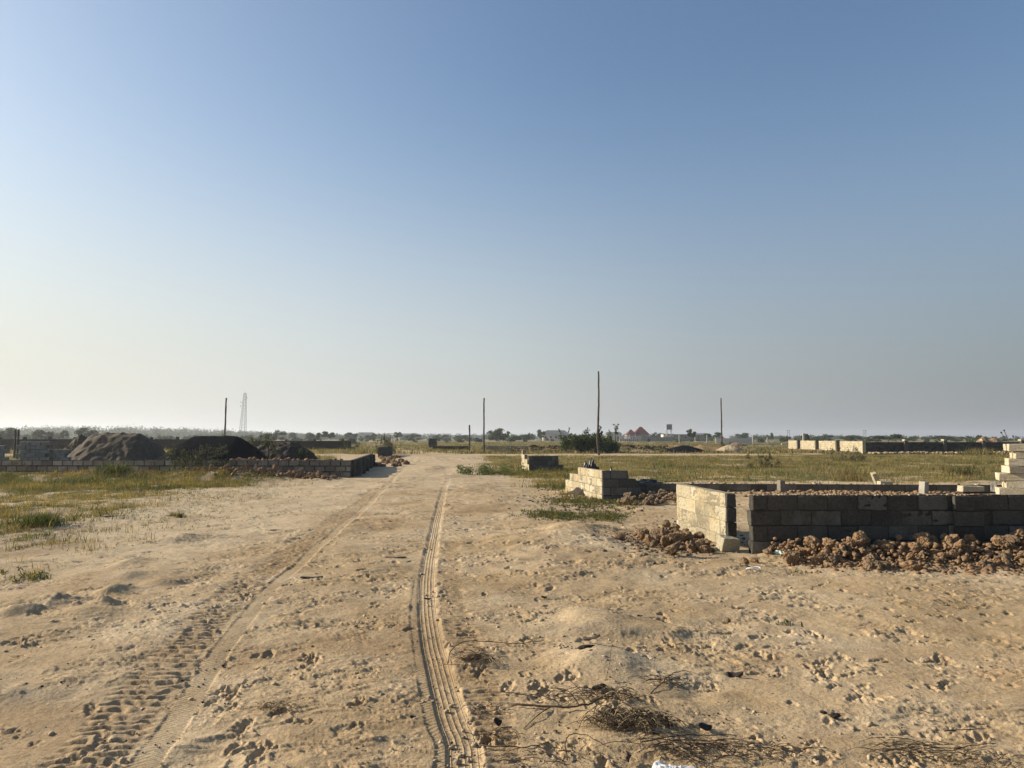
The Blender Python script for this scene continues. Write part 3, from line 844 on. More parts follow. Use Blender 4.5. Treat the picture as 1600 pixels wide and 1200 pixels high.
# upright blocks on the far side of the plot
for (px, D, tilt, rz, lab) in ((1217, 20.9, .02, .1, "grey block standing on end beside the low foundation wall, farthest left"),
                              (1438, 20.3, .10, .2, "leaning grey block standing on end in the middle of the plot's back wall"),
                              (1547, 20.0, -.03, -.6, "sunlit block standing on end beside the stack at the right edge")):
    X = (px - 800) / F_PX * D
    put_block((X, D, .25), (0, pi / 2 + tilt, rz), lab, None, mat=M_FAR, me=BM[px % 4])
put_block(((1364 - 800) / F_PX * 25.3, 25.3, .27), (.5, 1.1, .4), "broken block tilted on the rubble strip behind the plot", None, mat=M_LIT)
put_block(((1378 - 800) / F_PX * 25.0, 25.0, .12), (.0, .05, .1), "flat pale slab lying beside the tilted block on the rubble strip", None, mat=M_LIT)
# paver and plank on the front wall by the pier
wz = ZF + .222 * 4 + .012
mb = MB(); mb.box((0, 0, .0), (.50, .09, .022), rz=0, jit=.003); o = mb.build("plank", M_CHIP, None, loc=(6.99, 10.86, wz + .018), rot=(0, .0, .03)); tag(o, "dark weathered plank lying flat on top of the dark wall near its pier", "plank")
hb = block_mesh((.31, .17, .085), seed=71); hb.materials.append(M_LIT)
put_block((6.92, 10.90, wz + .073), (0, 0, -.12), "half-height block resting on the plank on top of the dark wall", None, me=hb)
# stray lumps by the wall corner
cb = block_mesh((.30, .22, .24), jit=.03, seed=72); cb.materials.append(M_LIT)
put_block((3.27, 10.98, .09), (.15, .1, .3), "chunky broken block on the sand at the near corner of the sunlit wall", None, me=cb, cat="broken block")

# stacks of blocks behind the left low wall
def stack(x, y, nx, nz, rz, label, mat, gap=.0, grp="block stacks behind the low left wall", z0=0.0, rows=1):
    for k in range(nz):
        for i in range(nx):
            for r_ in range(rows):
                q = Matrix.Rotation(rz, 3, 'Z') @ Vector(((i - nx / 2 + .5) * .47 + (.2 if k % 2 else 0), r_ * .25, 0))
                put_block((x + q.x + random.uniform(-.02, .02), y + q.y, z0 + .19 * k + .1), (random.uniform(-.02, .02), random.uniform(-.02, .02), rz + random.uniform(-.06, .06)), label, grp, me=BL[(i + k) % 3], mat=mat)
BL = [block_mesh((.45, .225, .185), seed=60 + i) for i in range(3)]
M_BLUE = block_mat("bluish_block", (.17, .175, .165, 1), (.22, .22, .205, 1), (.27, .265, .25, 1), (.2, .19, .16, 1), scale=.4)
stack(-22.95, 34.4, 3, 8, .05, "bluish grey block in the tall square stack between the rubble and the sand pile", M_BLUE)
stack(-21.85, 34.6, 2, 6, -.1, "bluish grey block in the lower stack touching the tall square one", M_BLUE)
stack(-23.75, 33.4, 3, 3, .02, "pale block in the low long stack in front of the tall square one", M_STACK)
stack(-24.95, 34.6, 2, 7, .3, "grey block in the leaning stack left of the low long one", M_BLUE)
stack(-25.9, 34.2, 2, 5, -.2, "grey block in the loose stack nearest the left edge", M_BLUE)
# blocks lying by the corner of the return wall
for i, (px, py, rz, lab) in enumerate(((568, 738, .1, "flat grey block on the sand at the corner of the low left wall"), (576, 733, .4, "grey block lying just behind the flat one at the wall corner"), (580, 728, -.2, "grey block farthest along beside the return of the left wall"), (566, 734, .2, "grey block wedged against the foot of the left wall's corner"))):
    X, Y = at(px, py); put_block((X, Y - 1.2, .10 + .02 * i), (0, 0, rz), lab, "loose blocks at the left wall corner", me=BL[i % 3], mat=M_FAR)

# ------------------------------------------------------------------ clods and rubble
def clod_mesh(seed, mat, sub=4, flat=.8):
    bm = bmesh.new(); bmesh.ops.create_icosphere(bm, subdivisions=sub, radius=1)
    P = np.array([tuple(v.co) for v in bm.verts]); o = seed * 3.7
    rs = np.random.default_rng(seed)
    def n3(f, sd, oc=2):
        p = P * f + o
        return (fbm(p[:, 0] + .37 * p[:, 2], p[:, 1] - .21 * p[:, 2], oc, sd) + fbm(p[:, 1] + 5 + .3 * p[:, 0], p[:, 2] + 9, oc, sd + 3) + fbm(p[:, 2] - 3, p[:, 0] + 2 + .3 * p[:, 1], oc, sd + 6)) / 1.7
    # joined lumps: distance to a few random centres gives knobs with creases between them
    Cn = rs.normal(size=(13, 3)); Cn /= np.linalg.norm(Cn, axis=1)[:, None]; rad = rs.uniform(.75, 1.25, 13)
    W = P + .28 * np.stack([n3(2.2, 1), n3(2.2, 2), n3(2.2, 4)], -1)
    dd = np.sort(np.linalg.norm(W[:, None] - Cn[None], axis=2) / rad, axis=1)
    crease = np.clip((dd[:, 1] - dd[:, 0]) * 3.2, 0, 1)
    a = .86 + .40 * n3(.8, 11) - .20 * dd[:, 0] + .10 * crease
    for k in range(10):
        n = rs.normal(size=3); n /= np.linalg.norm(n); t = rs.uniform(.45, .75); q = P @ n
        a = np.where(q * a > t, t / np.maximum(q, .01) * .85 + .15 * a, a)
    c = n3(4.5, 21, 3); r = a + .055 * c - .16 * np.abs(n3(2.2, 31, 3))
    P = P * r[:, None] * 1.25 * np.array([1, rs.uniform(.7, .95), flat])
    for v, p in zip(bm.verts, P): v.co = p
    me = bpy.data.meshes.new("clod"); bm.to_mesh(me); bm.free()
    me.materials.append(mat); return me
CL = [clod_mesh(i, M_CLOD) for i in range(9)] + [clod_mesh(20 + i, M_CLOD2) for i in range(3)]
CLG = [clod_mesh(40 + i, M_CLOD2) for i in range(6)]
def put_clod(x, y, z, s, label, group, pool=CL, name="clod", cat="clod"):
    o = bpy.data.objects.new(name, random.choice(pool)); C.objects.link(o)
    o.location = (x, y, z); o.rotation_euler = (random.uniform(-.5, .5), random.uniform(-.5, .5), random.uniform(0, 6.28)); o.scale = (s * random.uniform(.8, 1.2), s, s * random.uniform(.75, 1.15))
    tag(o, label, cat, group); return o
rnd = random.Random(11)
random.seed(21)
def heap_h(x):  # crest height of the heap in front of the long wall, by X
    return float(np.interp(x, [3.65, 4.1, 4.6, 5.2, 5.8, 6.5, 7.2, 7.8, 8.6], [.06, .16, .27, .31, .26, .30, .30, .44, .36]))
placed = 0
for layer in range(3):
    n = (92, 66, 42)[layer]
    for k in range(n):
        x = 3.75 + 4.85 * random.random() ** .85
        hh = heap_h(x)
        u = random.uniform(0, 1)                     # 0 at the front foot, 1 at the wall
        if layer == 0: y = 9.35 + 1.2 * u - .12 * (x < 4.4)
        elif layer == 1: y = 9.75 + .85 * u
        else: y = 10.05 + .5 * u
        if x < 4.5: y = max(y, 9.75)
        s = random.choice([.055, .065, .075, .085, .10, .125]) * (1.1 if x > 6 else 1)
        z = gz(x, y) + s * .35 + (0, .45, .9)[layer] * hh * (1 - .3 * (1 - u))
        if layer and z > hh + .18: continue
        z = min(z, hh + .05)
        lab = "rough brown clod in the heap in front of the long dark wall"
        if s > .12: lab = "big brown clod in the heap in front of the long dark wall"
        put_clod(x, y, z, s, lab, "brown clods heaped in front of the long dark wall"); placed += 1
# larger clods at the front of that heap
for (px, py, s, lab) in ((1445, 872, .13, "largest brown clod at the front foot of the heap, right of its middle"), (1492, 872, .13, "round brown clod just right of the largest front one"), (1385, 866, .11, "ochre clod at the front foot of the heap, left of the largest"),
                       (1290, 866, .11, "brown clod at the front foot near the left part of the heap"), (1240, 866, .10, "brown clod at the left front of the heap beside the green plastic"), (1255, 850, .11, "tall brown clod at the left shoulder of the heap"),
                       (1558, 850, .125, "broad brown clod at the front right of the heap"), (1200, 868, .09, "small clod at the left tip of the heap"), (1350, 868, .10, "clod at the front of the heap below its left crest"),
                       (1165, 884, .07, "small brown clod on the sand near the white plastic ring"), (1178, 880, .06, "brown clod touching its small neighbour near the white plastic ring"), (1170, 855, .05, "pebble-sized clod at the end of the dark wall"),
                       (1137, 966, .035, "little pale stone on the open sand below the sunlit wall")):
    x, y = at(px, py); put_clod(x, y, gz(x, y) + s * .45, s, lab, None, pool=CL if s > .04 else CLG)
for k in range(62):
    c = random.random()
    px, py = random.gauss(1045, 32), random.gauss(848, 9)
    px = min(max(px, 968), 1115); py += (px - 1045) * .12
    x, y = at(px, py); s = random.choice([.05, .06, .07, .09, .12])
    hh = .20 * math.exp(-((px - 1050) / 45) ** 2)
    put_clod(x, y, gz(x, y) + s * .3 + hh * random.random(), s, "dull brown clod in the small heap at the foot of the sunlit side wall", "clods heaped at the foot of the sunlit side wall", pool=CLG + CL[:2])
for k in range(40):
    x, y = at(random.uniform(968, 1056), random.uniform(776, 792)); s = random.choice([.06, .08, .11, .14])
    put_clod(x, y, gz(x, y) + s * .3 + .12 * random.random(), s, "grey lump of spoil between the stepped wall and the sunlit side wall", "spoil lumps between the stepped wall and the sunlit side wall", pool=CLG, name="spoil_lump", cat="spoil lump")
# rubble along the left low wall
for k in range(120):
    X = -7.3 - 6.0 * random.random() ** 1.0; y = 29.6 + random.gauss(0, .45); s = random.choice([.07, .09, .12, .16])
    hh = .30 * math.exp(-((X + 9.7) / 1.8) ** 2) + .08
    put_clod(X, y, gz(X, y) + s * .2 + hh * random.random(), s, "brown rubble lump along the foot of the low left wall", "rubble lumps along the foot of the low left wall", name="rubble_lump", cat="rubble lump")
for k in range(46):
    px, py = random.gauss(608, 12), random.gauss(723, 4); x, y = at(px, py); s = random.choice([.10, .14, .2, .26])
    put_clod(x, y, gz(x, y) + s * .25, s, "rubble lump in the pile beside the road beyond the left wall's return", "rubble pile beyond the left wall's return", name="rubble_lump", cat="rubble lump")
x, y = at(346, 738); o = put_clod(-12.55, 29.5, .42, .17, "white stone in the weeds in front of the black gravel pile", None); o.data = clod_mesh(90, M_WALLW)

# loose rubble too fine to count
def rubble_stuff(name, label, pts, smin, smax, mat, seed=1, sub=0):
    rs = np.random.default_rng(seed)
    ico = bmesh.new(); bmesh.ops.create_icosphere(ico, subdivisions=1 + sub, radius=1)
    P = np.array([tuple(v.co) for v in ico.verts]); F = np.array([[v.index for v in f.verts] for f in ico.faces]); ico.free()
    pts = np.asarray(pts); N = len(pts); s = smin + (smax - smin) * rs.random(N) ** 2.2
    Q = P[None] * (1 + rs.uniform(-.35, .35, (N, len(P), 1)))
    a = rs.uniform(0, 6.28, N); ca, sa = np.cos(a)[:, None], np.sin(a)[:, None]
    x = Q[..., 0] * 1.2; y = Q[..., 1] * .85
    V = np.stack([(x * ca - y * sa), (x * sa + y * ca), Q[..., 2] * .75], -1) * s[:, None, None] + pts[:, None, :]
    T = (F[None] + (np.arange(N) * len(P))[:, None, None]).reshape(-1, 3)
    me = mesh_np(name, V.reshape(-1, 3), None, T)
    set_attr(me, "tint", np.repeat(rs.random(N), len(P)))
    o = link(name, me, mat); tag(o, label, "rubble", kind="stuff"); return o
def zs(x, y, add=0): return np.stack([x, y, terrain(x, y) + add], -1)
rs = np.random.default_rng(3)
M_RUB = simple_mat("rubble", (.34, .25, .16, 1), .95, .35, 20, .6, .02, tint=True)
x = 3.6 + 14 * rs.random(2600); y = 23.7 + rs.normal(0, .55, 2600); rubble_stuff("rubble_strip", "strip of small pale rubble behind the low foundation wall of the plot", zs(x, y, rs.random(2600) * .13), .02, .09, M_RUB, 1)
x = 4 + 12 * rs.random(1500); y = 19.8 + 1.3 * rs.random(1500); k_ = rs.random(1500) < np.clip((x - 4) / 6, .2, 1); rubble_stuff("loose_rubble", "loose reddish rubble on the raised sand inside the plot", zs(x[k_], y[k_], .01), .015, .08, M_CLOD, 2)
x = 37.5 + 21.5 * rs.random(2200); y = 75.4 + (x - 37.5) * .07 + rs.normal(0, .4, 2200); rubble_stuff("wall_foot_rubble", "pale rubble strewn along the foot of the far compound wall", zs(x, y, .03 + .15 * rs.random(2200)), .05, .18, M_RUB, 4)
t = rs.random(1100); x = 36.7 + 3.3 * t; y = 76 + 29 * t; rubble_stuff("wall_foot_rubble", "dark rubble strewn below the sunlit panels of the far compound wall", zs(x + rs.normal(0, .3, 1100) - .3, y, .03 + .15 * rs.random(1100)), .05, .2, M_CLOD2, 5)
x = -7.2 - 6 * rs.random(1200); y = 29.6 + rs.normal(0, .5, 1200); rubble_stuff("loose_rubble", "fine rubble among the lumps at the foot of the low left wall", zs(x, y, .12 * rs.random(1200)), .02, .08, M_CLOD, 6)
x = -7.5 - 5 * rs.random(500); y = 31.8 + .5 * rs.random(500); rubble_stuff("loose_rubble", "reddish rubble lying behind the right end of the low left wall", zs(x, y, .35 + .38 * rs.random(500)), .05, .12, M_CLOD, 7)
n = 7000; rad = 3.6 * (30 / 3.6) ** rs.random(n); ang = rs.uniform(-.75, .75, n); x = rad * np.sin(ang); y = rad * np.cos(ang)
keep = (fbm(x / 1.2, y / .9, 3, 303) > .1) & ~((x > 3.3) & (y > 10.4)); x, y = x[keep], y[keep]
rubble_stuff("sand_crumbs", "small crumbs of dried sand scattered over the track", zs(x, y, -.002), .004, .022, M_PALE, 8)
n = 5200; x = rs.normal(6.5, 1.7, n); y = 9.1 + 1.35 * rs.random(n) ** .6; k_ = (x > 3.7) & (x < 8.8)
rubble_stuff("loose_rubble", "fine brown crumbs between the clods in front of the long dark wall", zs(x[k_], y[k_], (np.clip((y[k_] - 9.5) * .32, 0, .24)) * rs.random(k_.sum())), .008, .05, M_CLOD, 9)
n = 1500; px = rs.normal(1040, 45, n); py = 846 + rs.normal(0, 12, n); q = np.array([at(a, b) for a, b in zip(px, py)]); rubble_stuff("loose_rubble", "fine crumbs around the small heap at the sunlit side wall", zs(q[:, 0], q[:, 1], 0), .01, .045, M_CLOD2, 10)
n = 1500; x = rs.uniform(-2, 19, n); y = 87 + rs.normal(0, 1.2, n); rubble_stuff("loose_rubble", "dark clods along the earth bank beyond the far cross track", zs(x, y, .03), .04, .17, M_EARTH, 11)
n = 900; px = rs.normal(905, 45, n); py = rs.normal(783, 10, n); q = np.array([at(a, b) for a, b in zip(px, py)]); rubble_stuff("loose_rubble", "grey lumps strewn in front of the stepped wall", zs(q[:, 0], q[:, 1], 0), .012, .055, M_CLOD2, 12)

n = 9000; rad = 3.5 * (16 / 3.5) ** rs.random(n); ang = rs.uniform(-.7, .7, n); x = rad * np.sin(ang); y = rad * np.cos(ang)
dens = fbm(x / .35, y / .3, 3, 404) + .5 * fbm(x / 1.5, y / 1.5, 2, 405) + .25 * np.exp(-((x - .7) / .9) ** 2 - ((y - 4.3) / 1) ** 2)
keep = (dens > .32) & ~((x > 3.3) & (y > 10.4)); x, y = x[keep], y[keep]
rubble_stuff("dark_litter", "tiny dark flecks of bark and dung scattered on the sand", zs(x, y, -.001), .002, .010, M_TWIG, 41)
# ------------------------------------------------------------------ piles
def pile(name, label, x, y, rx, ry, h, mat, seed, n=90, crest=(.0, .0), rough=.12, pw=1.5, gul=0.0, cat="pile"):
    g = np.linspace(-1.25, 1.25, n); X, Y = np.meshgrid(g, g, indexing='ij')
    q = np.sqrt((np.maximum(np.abs(X - crest[0] * 0) - crest[0], 0) / (1 - crest[0])) ** 2 + Y ** 2)
    q = q * (1 + .13 * fbm(X * 1.6, Y * 1.6, 3, seed))
    Z = np.clip(1 - q, -.2, 1); Z = np.where(Z > 0, 1 - (1 - Z) ** pw, Z)
    a = np.arctan2(Y, X)
    Z = Z * h + rough * h * .35 * fbm(X * 7, Y * 7, 4, seed + 3) * sm(Z, 0, .3)
    if gul:
        rr = np.hypot(X, Y) + 1e-3
        Z = Z - gul * np.abs(fbm(X / rr * 9, Y / rr * 9, 2, seed + 8)) * sm(q, .1, .5) * (1 - sm(q, .9, 1.05)) * h
    Z = np.where(q > 1.02, -.12, Z)
    V = np.stack([X * rx, Y * ry, Z], -1).reshape(-1, 3)
    i = np.arange(n * n).reshape(n, n)
    Q = np.stack([i[:-1, :-1], i[1:, :-1], i[1:, 1:], i[:-1, 1:]], -1).reshape(-1, 4)
    keep = (Z.reshape(-1)[Q] > -.1).any(1)
    me = mesh_np(name, V, Q[keep], None, smooth=True)
    set_attr(me, "tint", np.full(len(V), .5))
    o = link(name, me, mat, loc=(x, y, gz(x, y) - .02)); tag(o, label, cat); return o
pile("sand_pile", "brownish sand pile with eroded flanks behind the low left wall", -20.5, 37.5, 2.85, 2.6, 1.95, M_SANDP, 3, crest=(.36, 0), rough=.11, gul=.06, pw=1.4)
pile("gravel_pile", "large black gravel pile behind the low left wall", -15.05, 36.5, 3.05, 2.5, 1.80, M_GRAVEL, 9, crest=(.34, 0), rough=.05, pw=1.25)
pile("earth_pile", "dark earth pile with weeds just right of the black gravel pile", -13.4, 41.5, 2.6, 2.2, 1.45, M_EARTH, 14, crest=(.25, 0), rough=.2, pw=1.4)
pile("sand_pile", "pale sand pile cut by the left edge behind the low wall", -27.9, 35, 2.0, 1.7, 1.15, M_PALE, 19, rough=.2)
pile("spoil_pile", "grey spoil mound showing over the block stacks on the left", -27.6, 46, 1.3, 1.4, 1.95, M_SANDP, 23, rough=.2, pw=1.3)
def far_pile(px, D, wpx, ztop, mat, label, seed):
    X = (px - 800) / F_PX * D; return pile("sand_pile" if mat is not M_EARTH else "earth_pile", label, X, D, wpx / F_PX * D / 2, wpx / F_PX * D / 2.4, ztop, mat, seed, n=50, rough=.22)
far_pile(484, 190, 42, 1.5, M_SANDP, "pale brown spoil mound far off left of the grey one", 31)
far_pile(547, 185, 30, 1.75, M_SANDP, "grey rounded mound far off beyond the left wall", 32)
far_pile(455, 200, 34, .8, M_PALE, "low pale sand ridge left of the far spoil mounds", 35)
far_pile(1068, 83, 78, .82, M_GRAVEL, "low mound coloured black for its shade beyond the field, right of the big bush", 33)  # gravel black here puts the mound's shade into its colour
far_pile(1140, 86, 44, .62, M_PALE, "low pale sand mound beside the black low mound", 34)
far_pile(1150, 150, 34, .75, M_CLOD, "reddish small mound near the pole on the right", 36)
far_pile(1535, 108, 34, 1.75, M_CLOD, "orange earth mound showing above the far compound wall", 37)
far_pile(1550, 125, 46, 1.7, M_CLOD, "wider orange mound right behind the first one above the compound wall", 38)
far_pile(595, 160, 44, .4, M_PALE, "flat strip of pale sand in the grass behind the thin bush", 39)
# glittering loose gravel on the black pile's flanks
n = 3000; a = rs.uniform(0, 6.28, n); q = rs.uniform(.55, 1.08, n); x = -15.05 + 3.05 * q * np.cos(a) - .5 * (np.cos(a) < 0); y = 36.5 - np.abs(2.5 * q * np.sin(a)); z = np.clip(1.82 * (1 - q), 0, 9) + .02
M_GRAV2 = simple_mat("grey_gravel", (.045, .045, .048, 1), .9, .5, 20, .4, .02, tint=True)
rubble_stuff("loose_gravel", "loose grey chippings on the skirts of the black gravel pile", np.stack([x, y, z], -1), .015, .05, M_GRAV2, 21)

# ------------------------------------------------------------------ poles and posts
def pole(px, D, ytop, r0, r1, label, mat=None, lean=0.0, bend=.15, name="utility_pole", cat="pole", group=None):
    X = (px - 800) / F_PX * D; h = CAM_H + (684 - ytop) * D / F_PX
    st = random.getstate(); random.seed(px)
    pts = []; n = 18; b = 0.0
    for i in range(n + 1):
        t = i / n; b = bend * (noise(np.array([t * 2.3 + px]), np.array([.5]), 5)[0]) + .10 * r0 * random.uniform(-1, 1)
        pts.append((lean * h * t + b, bend * .4 * sin(t * 5), h * t - .3 * (1 - t)))
    mb = MB(); mb.tube(pts, [(r0 + (r1 - r0) * i / n) * random.uniform(.9, 1.12) for i in range(n + 1)], 9)
    random.setstate(st)
    o = mb.build(name, mat or M_POLE, None, loc=(X, D, 0), smooth=True); tag(o, label, cat, group); return o
pole(936, 72, 580, .12, .08, "tallest dark rough wooden pole, rising out of the big bush", lean=-.008, bend=.22)
pole(755.5, 80, 622, .10, .08, "grey wooden pole near the centre, left of the big bush", M_POLE, lean=.012, bend=.1)
pole(353, 105, 622, .125, .11, "dark pole rising behind the black gravel pile", lean=-.002, bend=.1)
pole(1127, 120, 622, .13, .10, "grey straight pole standing alone in the field on the right", M_POLE, bend=.05)
pole(733.5, 88, 664, .10, .09, "short thin post left of the central pole", M_POLE, bend=.05, name="post", cat="post")
pole(26, 60, 671, .09, .08, "left one of two short dark posts over the block stacks", bend=.02, name="post", cat="post")
pole(30.5, 56, 671, .09, .08, "right and longer one of two short dark posts over the block stacks", bend=.02, name="post", cat="post")
for (px, D, yt, lab) in ((1061, 200, 680, "small white post in front of the house with the water tower"), (1175.5, 190, 681, "white post at the end of the long far white wall"), (1198, 210, 684, "short white post right of the far white wall"), (1254.5, 130, 678, "white concrete post showing above the sunlit far wall"),
                     (1104, 240, 680, "pale post beside the dark building on the right")):
    X = (px - 800) / F_PX * D
    mb = MB(); mb.box((0, 0, (CAM_H + (684 - yt) * D / F_PX) / 2), (.32, .25, CAM_H + (684 - yt) * D / F_PX)); mb.box((0, 0, CAM_H + (684 - yt) * D / F_PX + .04), (.38, .31, .08)); tag(mb.build("concrete_post", M_POLEG, None, loc=(X, D, 0)), lab, "post", "small pale concrete posts far off")
x, y = at(769, 714)
# small kiosk-like block cubicle
o = wall_root("block_cubicle", ((676 - 800) / F_PX * 118, 118, 0), "tiny roofless concrete cubicle with its sunlit side coloured pale by the far road", "cubicle")
mb = MB(); mb.box((-.62, 0, .75), (.16, 1.2, 1.7), tint=.8); mb.build("side_wall", M_STACK, o)  # pale side against dark front: sun and shade put into the colours
mb = MB(); mb.box((.62, 0, .75), (.16, 1.2, 1.6), tint=.8); mb.box((.0, -.45, .35), (1.08, .14, .8)); mb.box((0, .52, .75), (1.08, .14, 1.6)); mb.build("front_wall", M_FRONT, o)
mb = MB(); mb.box((0, -.2, 1.16), (1.08, .5, .1)); mb.build("lintel", M_FRONT, o)

# lattice tower
def lattice(px, D, h, wb, wt, label, lean=0.0):
    X = (px - 800) / F_PX * D
    root = wall_root("lattice_tower", (X, D, 0), label, "tower")
    def cor(t, k):
        w_ = wb + (wt - wb) * t; q = [(-.5, -.5), (.5, -.5), (.5, .5), (-.5, .5)][k]
        return Vector((q[0] * w_ + lean * h * t, q[1] * w_, h * t))
    for k in range(4):
        mb = MB(); mb.tube([cor(0, k), cor(1, k)], .18, 5); mb.build("leg", M_STEEL, root)
    mb = MB(); n = 15
    for i in range(n):
        for k in range(4):
            a, b = cor(i / n, k), cor((i + 1) / n, (k + 1) % 4); mb.tube([a, b], .06, 4)
            mb.tube([cor((i + 1) / n, k), cor((i + 1) / n, (k + 1) % 4)], .075, 4)
            pass
    mb.build("bracing", M_STEEL, root)
    for (t, sgn) in ((.90, 1), (.80, -1), (.72, -1)):
        c = cor(t, 0 if sgn < 0 else 1) + Vector((sgn * .9, -.3, 0)); mb = MB()
        mb.tube([c + Vector((0, 0, 0)), c + Vector((sgn * .25, -.35, 0)), c + Vector((sgn * .5, -.6, 0))], [.2, .55, .6], 12); mb.build("dish", M_TANK, root)
    mb = MB(); mb.tube([cor(1, 0) + Vector((.5 * wt, .5 * wt, 0)), Vector((lean * h, 0, h + 2.5))], .08, 5); mb.build("spike", M_STEEL, root)
    return root
lattice(380.0, 640, 41.5, 5.2, 1.7, "tall slender lattice mast with small dishes on the left horizon", lean=.03)
# tiny far pylons
for (px, lab) in ((1231, "faint distant double-pole pylon left of the compound wall"), (1350, "faint distant double-pole pylon above the corner of the compound wall")):
    D = 700; X = (px - 800) / F_PX * D
    r_ = wall_root("pylon", (X, D, 0), lab, "pylon")
    for s_ in (-1, 1):
        mb = MB(); mb.tube([(s_ * .95, 0, 0), (s_ * .95, 0, 9.3)], .2, 5); mb.build("leg", M_STEEL, r_)
    mb = MB(); mb.tube([(-1.9, 0, 8.6), (1.9, 0, 8.6)], .16, 5); mb.tube([(-.95, 0, 5), (.95, 0, 8)], .1, 4); mb.build("cross_arm", M_STEEL, r_)
# steel rods with tags beyond the compound wall, right edge
o = wall_root("marker_rods", (61.2, 88, 0), "thin leaning rods with small dark tips at the far right", "rods")
for (dx, dz) in ((-1.3, 2.35), (-.9, 2.6), (.15, 1.9)):
    mb = MB(); mb.tube([(0, 0, 0), (dx * .5, 0, dz * .52), (dx, 0, dz)], .035, 5); mb.build("rod", M_POLE, o)
    mb = MB(); mb.box((dx, 0, dz), (.2, .1, .16), rz=.3, jit=.03); mb.build("tip", M_POLE, o)

# ------------------------------------------------------------------ buildings
def gable(mb, x0, x1, y0, y1, z0, h, hip=0.0, ov=.4):
    x0 -= ov; x1 += ov; y0 -= ov; y1 += ov; ym = (y0 + y1) / 2
    vs = [(x0, y0, z0), (x1, y0, z0), (x1, y1, z0), (x0, y1, z0), (x0 + hip, ym, z0 + h), (x1 - hip, ym, z0 + h)]
    mb.add(vs, [(0, 1, 5, 4), (1, 2, 5), (2, 3, 4, 5), (3, 0, 4), (0, 3, 2, 1)])
def win(root, x, y, z, w_, h_, name="window", mat=None):
    mb = MB(); mb.box((x, y, z), (w_, .12, h_)); f = mb.build(name, M_WALLW, root)
    mb = MB(); mb.box((x, y - .08, z), (w_ * .8, .06, h_ * .8)); mb.build("pane", mat or M_DARK, f)
# red roofed house
Dh = 390; Xh = (996 - 800) / F_PX * Dh
h1 = wall_root("house", (Xh, Dh, 0), "house with a steep red hipped roof behind the pale balustrade wall", "house")
mb = MB(); mb.box((0, 3, 1.6), (12, 9, 3.9)); mb.box((-3.5, -2.2, 1.6), (3.4, 2, 3.9)); mb.build("wall", M_WALLG, h1)
mb = MB(); gable(mb, -1.6, 6.0, -1, 8, 3.5, 4.2, 3.6); gable(mb, -6.0, -1.2, -3.2, 5, 3.3, 3.0, 2.6); mb.build("roof", M_ROOF, h1)
for xx in (-4.4, -2.6, .5, 3.2): win(h1, xx, -3.25 if xx < -1.2 else -1.56, 2.0, 1.2, 1.3)
for xx in (-5.2, -1.9):
    mb = MB(); mb.tube([(xx, -3.9, -.2), (xx, -3.9, 3.3)], .18, 8); mb.build("column", M_WALLW, h1)
# balustrade wall
bw = wall_root("balustrade_wall", ((968 - 800) / F_PX * 330, 330, 0), "pale balustrade wall in front of the red-roofed house", "wall")
mb = MB()
for k in range(11): mb.box((k * .98, 0, .95), (.42, .3, 2.2))
mb.build("baluster", M_WALLW, bw)['kind'] = 'stuff'
mb = MB(); mb.box((4.9, .02, 2.2), (10.6, .34, .35)); mb.build("coping", M_WALLW, bw)
mb = MB(); mb.box((4.9, .25, .5), (10.5, .12, 1.6)); mb.build("wall", M_WALLG, bw)
mb = MB(); mb.box((10, .1, .6), (20, .25, 2.6)); mb.box((10, .1, 1.95), (20.3, .35, .12))
tag(mb.build("boundary_wall", M_WALLG, None, loc=((1001 - 800) / F_PX * 328, 328, 0)), "plain grey boundary wall right of the pale balustrade", "wall")
# building with water tower
b2 = wall_root("building", ((1052 - 800) / F_PX * 360, 360, 0), "flat-roofed dark building with a pale left end beneath the water tank", "building")
mb = MB(); mb.box((-3.2, 0, 1.6), (5.2, 6, 3.6)); mb.build("annex", M_WALLW, b2)
mb = MB(); mb.box((4.6, 0, 1.4), (10.0, 7, 3.6)); mb.build("wall", M_WALLG, b2)
mb = MB(); mb.box((4.6, 0, 3.3), (10.6, 7.5, .25)); mb.box((-3.2, 0, 3.5), (5.6, 6.4, .2)); mb.build("roof", M_GROOF, b2)
for xx in (-4.2, -2.0): win(b2, xx, -3.02, 1.9, .9, 1.3)
for xx in (2, 5, 8): win(b2, xx, -3.52, 1.8, 1.2, 1.2)
wt = wall_root("water_tower", ((1044.5 - 800) / F_PX * 352, 352, 0), "square steel water tank on a tall stand beside the flat-roofed building", "water tower")
for (a, b) in ((-1, -1), (1, -1), (1, 1), (-1, 1)):
    mb = MB(); mb.box((a * 1.1, b * 1.1, 2.8), (.22, .22, 5.8)); mb.build("leg", M_POLEG, wt)
mb = MB(); mb.box((0, 0, 5.75), (3.0, 3.0, .25)); mb.box((0, 0, 3.2), (2.3, 2.3, .14)); mb.build("platform", M_POLEG, wt)
mb = MB(); mb.box((0, 0, 7.1), (2.7, 2.7, 2.4), jit=.02)
for k in (-1, 0, 1): mb.box((k * .85, 0, 7.1), (.07, 2.78, 2.46)); mb.box((0, 0, 7.1 + k * .8), (2.78, 2.78, .06))
mb.build("tank", M_TANK, wt)
